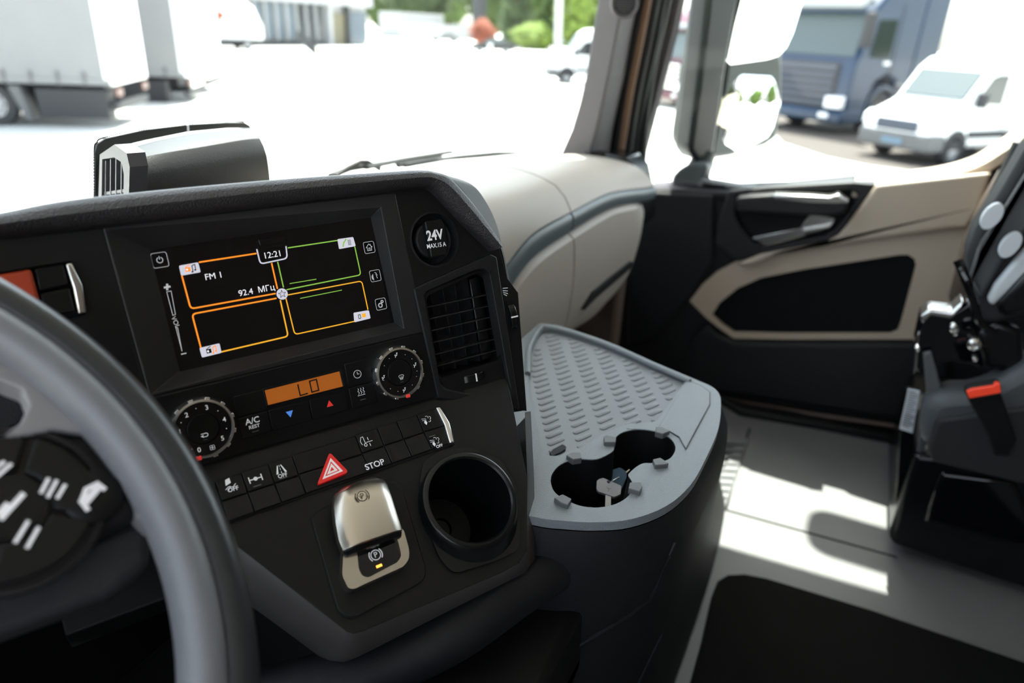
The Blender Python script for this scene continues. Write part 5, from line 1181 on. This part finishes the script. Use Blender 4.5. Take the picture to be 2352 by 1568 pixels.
# box van and vans
def van(name, label, cat, nose, f, box=True, sg=1, col='white_paint', high=False, dark=True):
    v = Veh(name, label, cat, nose, f)
    hgt = 2.4 if not high else 2.65
    prof = [(-.02, .38), (0, .62), (-.05, .92), (-.22, 1.10), (-.80, 1.32), (-1.02, 1.42), (-1.62, hgt-.25), (-1.95, hgt-.04), (-2.4, hgt), (-2.9, hgt), (-2.9, .38)] if box else \
           [(-.02, .38), (0, .62), (-.05, .92), (-.22, 1.10), (-.80, 1.32), (-1.02, 1.42), (-1.62, hgt-.25), (-2.0, hgt-.04), (-2.6, hgt), (-5.7, hgt), (-5.8, 1.2), (-5.8, .38)]
    v.side('body', prof, -.95, .95, col, .10)
    v.side('bumper', [(.04, .30), (.04, .66), (-.1, .72), (-.55, .70), (-.55, .30)], -.97, .97, 'arm_grey', .05)
    # windscreen
    a_, c_ = V((-1.03, 1.46)), V((-1.60, hgt-.28)); d = (c_-a_).normalized(); nn = V((-d.y, d.x)) if False else V((d.y, -d.x))
    v.side('windscreen', [tuple(a_+d*.04+nn*.03), tuple(c_-d*.04+nn*.03), tuple(c_-d*.04-nn*.02), tuple(a_+d*.04-nn*.02)], -.80, .80, 'glass_grey', .0)
    for s_ in (-1, 1):
        v.side('side_window', [(-1.28, 1.42), (-1.72, 1.98), (-1.95, 2.05), (-2.35, 2.06), (-2.35, 1.38)], s_*.955-.008, s_*.955+.008, 'glass_dark', 0)
        v.side('rub_strip', rect(-2.85, .62, -1.35, .78), s_*.96-.015, s_*.96+.015, 'chassis', .0)
        v.side('wheel_arch', [(-.5+.46*cos(t)-.45, .36+.46*sin(t)) for t in [pi*i/12 for i in range(13)]], s_*.90-.07, s_*.90+.065, 'chassis', 0)
        v.wheel(-.95, s_*.86, .35, .22)
        if box: v.wheel(-4.6, s_*.86, .35, .3)
        else: v.wheel(-4.7, s_*.86, .35, .22)
        m2 = MB(); m2.box(v.p + v.f*(-1.30) + v.lat*s_*1.10 + ZZ*1.50, (.14, .22, .34), 'chassis', atan2(v.f.y, v.f.x)); m2.build('wing_mirror', v.root, bevel=.03)
        F_ = Fr(v.p, v.f, ZZ); v.side('headlamp', [(.0, .80), (-.02, 1.0), (-.22, 1.12), (-.42, 1.05), (-.25, .80)], s_*.84-.12, s_*.84+.125, 'lamp_glass', .02)
    v.front('grille', 0, -.55, .72, .55, .98, 'grille_grey', .03)
    v.front('number_plate', .04, -.28, .42, .28, .54, 'plate_blue', .02, .0)
    if box:
        v.side('cargo_box', rect(-7.2, .75, -2.75, 3.6), -1.12, 1.12, 'white_paint', .04)
        v.side('chassis_rail', rect(-7.1, .5, -2.8, .76), -.6, .6, 'chassis', .0)
    return v
van('box_van', 'white box van parked at the right edge beyond the door', 'van', (20.0, -.63), (-.80, .60))
vm = g_m = ax(1300, 192, 2, G)
fm = V((-.50, .866, 0)); rt_ = V((fm.y, -fm.x, 0))
side_pt = vm; 
lat_to_us = rt_ if rt_.dot(-vm) > 0 else -rt_
nose = vm + fm*.95 - lat_to_us*.9
van('panel_van', 'white high-roof panel van half hidden by the windscreen pillar', 'van', (nose.x, nose.y), fm, box=False, high=True)

def tractor(label, pos, f, col, chrome=False, bonnet=0, cabh=3.7, w=1.25):
    v = Veh('semi_truck', label, 'truck', pos, f)
    prof = [(0, .35), (.02, 1.0), (0, 1.60), (-.08, 1.75), (-.30, 2.75), (-.75, 3.2), (-1.5, cabh), (-2.3, cabh), (-2.3, .9), (-1.9, .9), (-1.75, 1.22), (-1.35, 1.38), (-.95, 1.22), (-.78, .85), (-.78, .35)]
    v.side('cab', prof, -w, w, col, .08)
    v.side('bumper', [(.12, .28), (.12, .52), (.02, .60), (-.6, .62), (-.75, .55), (-.75, .28)], -w-.01, w+.01, col, .06)
    for k in range(6): v.front('grille_bar', .05, -.85, 0.66+k*.16, .85, .76+k*.16, 'chrome' if chrome else 'grille_grey', .05, .01)
    v.front('grille_back', .02, -.9, .6, .9, 1.62, 'chassis', .02)
    # windscreen
    v.side('windscreen', [(-.055, 1.78), (-.255, 2.70), (-.33, 2.70), (-.13, 1.78)], -w+.12, w-.12, 'glass_grey', .0)
    v.side('sun_shade', [(.02, 2.88), (.10, 2.76), (.12, 2.82), (-.20, 3.0), (-.3, 2.9)], -w+.05, w-.05, 'glass_dark', .0)
    for s_ in (-1, 1):
        v.side('side_window', [(-.45, 1.78), (-.55, 2.58), (-1.25, 2.62), (-1.25, 1.74)], s_*(w+.002)-.01, s_*(w+.002)+.01, 'glass_dark', 0)
        v.side('door_line', rect(-1.42, 1.1, -1.39, 2.95), s_*(w+.002)-.008, s_*(w+.002)+.008, 'chassis', 0)
        v.side('door_pull', rect(-1.3, 1.62, -1.05, 1.7), s_*(w+.01)-.02, s_*(w+.01)+.02, 'lamp_glass', 0)
        v.side('headlamp', [(.15, .62), (.15, .88), (-.05, .92), (-.12, .62)], s_*(w-.28)-.22, s_*(w-.28)+.24, 'lamp_glass', .03)
        v.wheel(-1.35, s_*(w-.18), .5, .32)
        v.side('fender', [(-1.35+.62*cos(t), .5+.66*sin(t)) for t in [pi*i/14 for i in range(15)]] + [(-1.35+.54*cos(t), .5+.56*sin(t)) for t in [pi-pi*i/14 for i in range(15)]], s_*(w-.12)-.14, s_*(w-.12)+.14, col, .01)
        m2 = MB(); m2.box(v.p + v.f*(.12) + v.lat*s_*(w+.22) + ZZ*2.35, (.16, .24, .75), 'chassis' if not chrome else 'arm_grey', atan2(v.f.y, v.f.x)); m2.build('wing_mirror', v.root, bevel=.04)
        v.wheel(-4.9, s_*(w-.22), .5, .5)
    v.side('side_fairing', rect(-3.3, .55, -2.3, 3.5), -w, w, col, .05)
    v.side('chassis', rect(-5.8, .6, -2.2, .95), -.45, .45, 'chassis', .02)
    v.front('fog_lamp', .11, -.9, .38, -.62, .50, 'lamp_glass', .03); v.front('fog_lamp', .11, .62, .38, .9, .50, 'lamp_glass', .03)
    return v
pb_ = ax(1905, 312, 2, G)
tractor('dark blue truck cab parked between the mirror and the white box van', (24.9, 2.0), (-.84, .54), 'blue_paint').scale(1.25)
v_ = tractor('maroon truck cab with bright grille seen between pillar and mirror', (28.9, 7.35), (-.72, .69), 'maroon_paint', True)
# parked cars far away
def car(label, pos, f, col):
    v = Veh('car', label, 'car', pos, f)
    v.side('body', [(2.2, .3), (2.25, .6), (2.1, .78), (1.1, .92), (.35, 1.38), (-.9, 1.42), (-1.7, 1.0), (-2.2, .95), (-2.25, .3)], -.88, .88, col, .10)
    for s_ in (-1, 1):
        v.side('side_window', [(.95, .93), (.3, 1.32), (-.85, 1.35), (-1.4, .98)], s_*.885-.01, s_*.885+.01, 'glass_grey', 0)
        for x in (1.35, -1.35): v.wheel(x, s_*.8, .32, .2)
        v.front('lamp', 2.2, s_*.62-.2, .6, s_*.62+.2, .74, 'lamp_glass', .05)
car('dark car parked far away in the middle of the yard, nearest the bollard', (69.5, 36.2), (-.42, .9), 'black_paint')
car('silver car in front of the far trees', (96, 58), (-.7, .7), 'tarp')
def parked(label, px, py, col, L_=(4.6, 1.8, 1.5)): pass
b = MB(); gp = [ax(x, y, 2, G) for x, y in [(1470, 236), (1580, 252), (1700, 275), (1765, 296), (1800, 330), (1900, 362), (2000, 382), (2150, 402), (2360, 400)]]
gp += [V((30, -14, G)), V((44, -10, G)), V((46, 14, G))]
gf_ = Fr((0, 0, G), (1, 0, 0), (0, 1, 0)); b.prism(gf_, [(p.x, p.y) for p in gp], -.02, .004, 'shaded_asphalt'); b.build('shaded_paving', label='brown-grey paving with the shade of the trucks and vans painted in', cat='paving', smooth=False)  # dark slab paints the shade in front of the parked vehicles
# office building
bd = thing('office_building', 'white glass-fronted office building across the yard', 'building', (57, 52, G))
FB = Fr((0, 50, G), (1, 0, 0), (0, 0, 1))
def bp(name, x0, z0, x1, z1, m_, w0=-.2, w1=.0, label=None): b = MB(); b.prism(FB, rect(x0, z0, x1, z1), w0, w1, m_); return b.build(name, bd, bevel=.0, label=label)
bp('upper_wall', 36, 3.7, 67.5, 9, 'bld_white', -9, .4); bp('back_wall', 36, 0, 67.5, 3.7, 'bld_white', -9, -.6)
bp('plinth', 49, 0, 60, .45, 'bld_dark', -.6, 0)
for i in range(8):
    x = 49.5+i*1.35
    if i < 8: bp('window', x+.08, .5, x+1.27, 3.6, 'bld_glass' if i < 5 else 'glass_dark', -.5, -.35); bp('mullion', x-.06, .4, x+.06, 3.7, 'bld_white' if i != 0 else 'bld_dark', -.5, 0)
bp('entrance_door', 61.2, 0, 63.6, 3.0, 'door_yellow', -.5, -.3); bp('door_frame', 60.7, 0, 61.2, 3.7, 'bld_white', -.5, .1); bp('door_frame', 63.6, 0, 64.0, 3.7, 'bld_dark', -.5, .1)
bp('window', 64.2, .3, 67.3, 3.2, 'bld_glass', -.5, -.3); bp('fascia', 36, 3.2, 48.6, 4.3, 'bld_dark', -.1, .6, 'black fascia board on the left of the building'); bp('dark_pier', 48.4, .0, 49.3, 4.3, 'bld_dark', -.1, .5)
bf2 = Fr((41.6, 36.3, G), V((.75, -.66, 0)), ZZ); b = MB(); b.prism(bf2, bf2.L([(682, 70), (694, 72), (712, 92), (727, 106), (729, 137), (716, 122), (698, 106), (684, 92)]), -.04, .04, 'chassis'); b.build('banner', label='black slanting banner standing in front of the office windows', cat='banner')
# white van with orange picture, left of the building
v3 = Veh('delivery_van', 'white delivery vehicle with an orange picture beside the office', 'van', (45.6, 44.6), (.75, -.3))
v3.side('body', [(0, .7), (0, 1.7), (-.6, 3.0), (-1.5, 3.6), (-7.5, 3.6), (-7.5, .7)], -1.1, 1.1, 'white_paint', .2); v3.side('underside', rect(-7.2, .35, -.2, .7), -1, 1, 'chassis', .02)
for x in (-1.4, -5.8):
    for s_ in (-1, 1): v3.wheel(x, s_*.95, .4, .25)
b = MB(); ff = v3.fr; sgn = 1 if v3.lat.dot(-v3.p) > 0 else -1
b.prism(ff, [(-4.6+1.5*cos(t)*(1+.15*sin(5*t)), 2.2+.8*sin(t)) for t in [2*pi*i/30 for i in range(30)]], sgn*1.11-.005, sgn*1.11+.005, 'rust'); b.build('picture', v3.root, label='faded orange picture on the van side')
# fence, boxes, poles
b = MB()
fe = thing('perimeter_fence', 'low white fence far across the yard', 'fence', (112, 68, G))
for i in range(14):
    p0 = V((99+i*2.1, 67.5, G)); b = MB(); b.box(p0+V((1, 0, 1.15)), (2.0, .1, 2.3), 'bld_white'); b.build('panel', fe)
b = MB(); b.box(V((112, 74, G+1.9)), (14, 4, 3.8), 'bld_white'); b.build('storage_hall', label='low white storage hall behind the far fence', cat='building', bevel=.1)
b = MB(); b.box(V((118, 46, G+2.6)), (7, 5, 5), 'bld_white'); b.build('small_hut', label='small white hut between the far trees', cat='building', bevel=.1)
b = MB(); b.tube([lx(1100, 93, 96), lx(1104, -60, 96)], 1.0, 'bld_dark', 10, flat=(1, .5)); b.build('dark_pylon', label='tall dark advertising pylon far away near the middle', cat='pylon')
b = MB(); b.tube([lx(1281, 112, 88), lx(1286, -60, 88)], .42, 'concrete', 10); b.build('lamp_post', label='pale grey lamp post left of the windscreen pillar', cat='post')
b = MB(); b.tube([ax(1125, 131, 2, G), ax(1125, 131, 2, G) + V((0, 0, 1.1))], .18, 'white_paint', 10); b.build('bollard', label='small white bollard in front of the dark car', cat='bollard')
# trees: clumped crowns of many leaf cards over a lumpy core
def tree(kind, label, base, h, r, m_, shape='round', seed=1, leaves=500):
    rnd_ = random.Random(seed); t = thing(kind, label, 'tree' if kind != 'shrub' else 'shrub', base)
    b = MB(); b.tube([base, base+V((.1, 0, h*.4)), base+V((0, .1, h*.7))], [r*.10, r*.07, r*.03], 'bark', 8); b.build('trunk', t)
    bm = bmesh.new(); b = MB()
    for k in range(leaves):
        th = rnd_.random()*2*pi; z = rnd_.random(); zz = z*2-1
        if shape == 'column': rr = r*(sin(pi*min(1, z*.9+.12))**.5); c = base+V((rr*cos(th)*rnd_.uniform(.6, 1), rr*sin(th)*rnd_.uniform(.6, 1), h*(.04+.96*z)))
        else:
            q_ = sqrt(max(0, 1-zz*zz)); w = rnd_.uniform(.65, 1)*(1+.35*noise.noise(V((cos(th)*2+seed, sin(th)*2, zz*2))))
            c = base+V((r*q_*cos(th)*w, r*q_*sin(th)*w, h*.58+h*.42*zz*w))
        s_ = r*rnd_.uniform(.06, .13); d1 = V((rnd_.uniform(-1, 1), rnd_.uniform(-1, 1), rnd_.uniform(-1, 1))).normalized(); d2 = d1.orthogonal().normalized()
        b.poly([c-d1*s_, c+d2*s_*.6, c+d1*s_, c-d2*s_*.6], m_)
        if k % 9 == 0:                      # inner mass
            ic = base + (c-base)*1.0; ic = V((base.x+(c.x-base.x)*.6, base.y+(c.y-base.y)*.6, c.z)); kk = b.add([ic+V(o_)*r*.32 for o_ in ((1, 0, 0), (-1, 0, 0), (0, 1, 0), (0, -1, 0), (0, 0, 1), (0, 0, -1))])
            for f_ in ((0, 2, 4), (2, 1, 4), (1, 3, 4), (3, 0, 4), (2, 0, 5), (1, 2, 5), (3, 1, 5), (0, 3, 5)): b.face([kk+i for i in f_], m_)
    b.build('foliage', t, smooth=False)
spots = [('tree', 'broad green tree behind the white fence, leftmost', (880, 70), 168, 13, 7, 'leaf', 'round'),
         ('tree', 'dense green tree above the middle of the white fence', (960, 72), 150, 14, 7, 'leaf_dark', 'round'),
         ('tree', 'green tree right of the fence behind the dark pylon', (1030, 78), 200, 19, 8, 'leaf', 'round'),
         ('tree', 'dark columnar tree right of the dark pylon', (1182, 96), 104, 16, 3.0, 'leaf_dark', 'column'),
         ('tree', 'wide tree in the gap between the columnar trees', (1235, 90), 135, 15, 7, 'leaf', 'round'),
         ('tree', 'narrow dark column tree left of the lamp post', (1262, 104), 100, 14, 1.6, 'leaf_dark', 'column'),
         ('tree', 'bright green tree right of the lamp post', (1312, 108), 92, 14, 2.6, 'leaf_light', 'column'),
         ('tree', 'bright green tree next to the windscreen pillar', (1350, 112), 101, 15, 3.0, 'leaf_light', 'column'),
         ('shrub', 'yellow-green shrub left of the lamp post', (1225, 112), 96, 2.6, 3.0, 'leaf_light', 'round'),
         ('shrub', 'rusty red shrub at the foot of the dark pylon', (1108, 92), 88, 3.0, 1.6, 'rust', 'round'),
         ('tree', 'tall tree far behind the third trailer and fence', (1130, 85), 150, 17, 8, 'leaf', 'round')]
for k, (kd, lab, px, d_, h_, r_, m_, shp) in enumerate(spots):
    p = lx(px[0], px[1], d_); p.z = G; tree(kd, lab, p, h_, r_, m_, shp, k+1, 900)
for k, (x, y, h_, r_) in enumerate([(14, -70, 9, 5), (34, -76, 10, 6), (-6, -84, 11, 6), (56, -70, 9, 5)]):
    tree('tree', ['tree behind the truck reflected low in the wide-angle mirror', 'taller tree behind the truck reflected in the mirror', 'far tree behind the truck reflected in the mirror', 'tree behind the truck at the edge of the mirror reflection'][k], V((x, y, G)), h_, r_, 'leaf', 'round', 40+k, 900)
# the truck's own outer skin below the door, so the cab does not float over the yard
b = MB(); b.box((.6, -.2, -1.75), (2.42, 1.9, 1.55), 'black_paint'); b.build('cab_underbody', label='dark lower body of the truck under the cab floor', cat='truck body', bevel=.03)
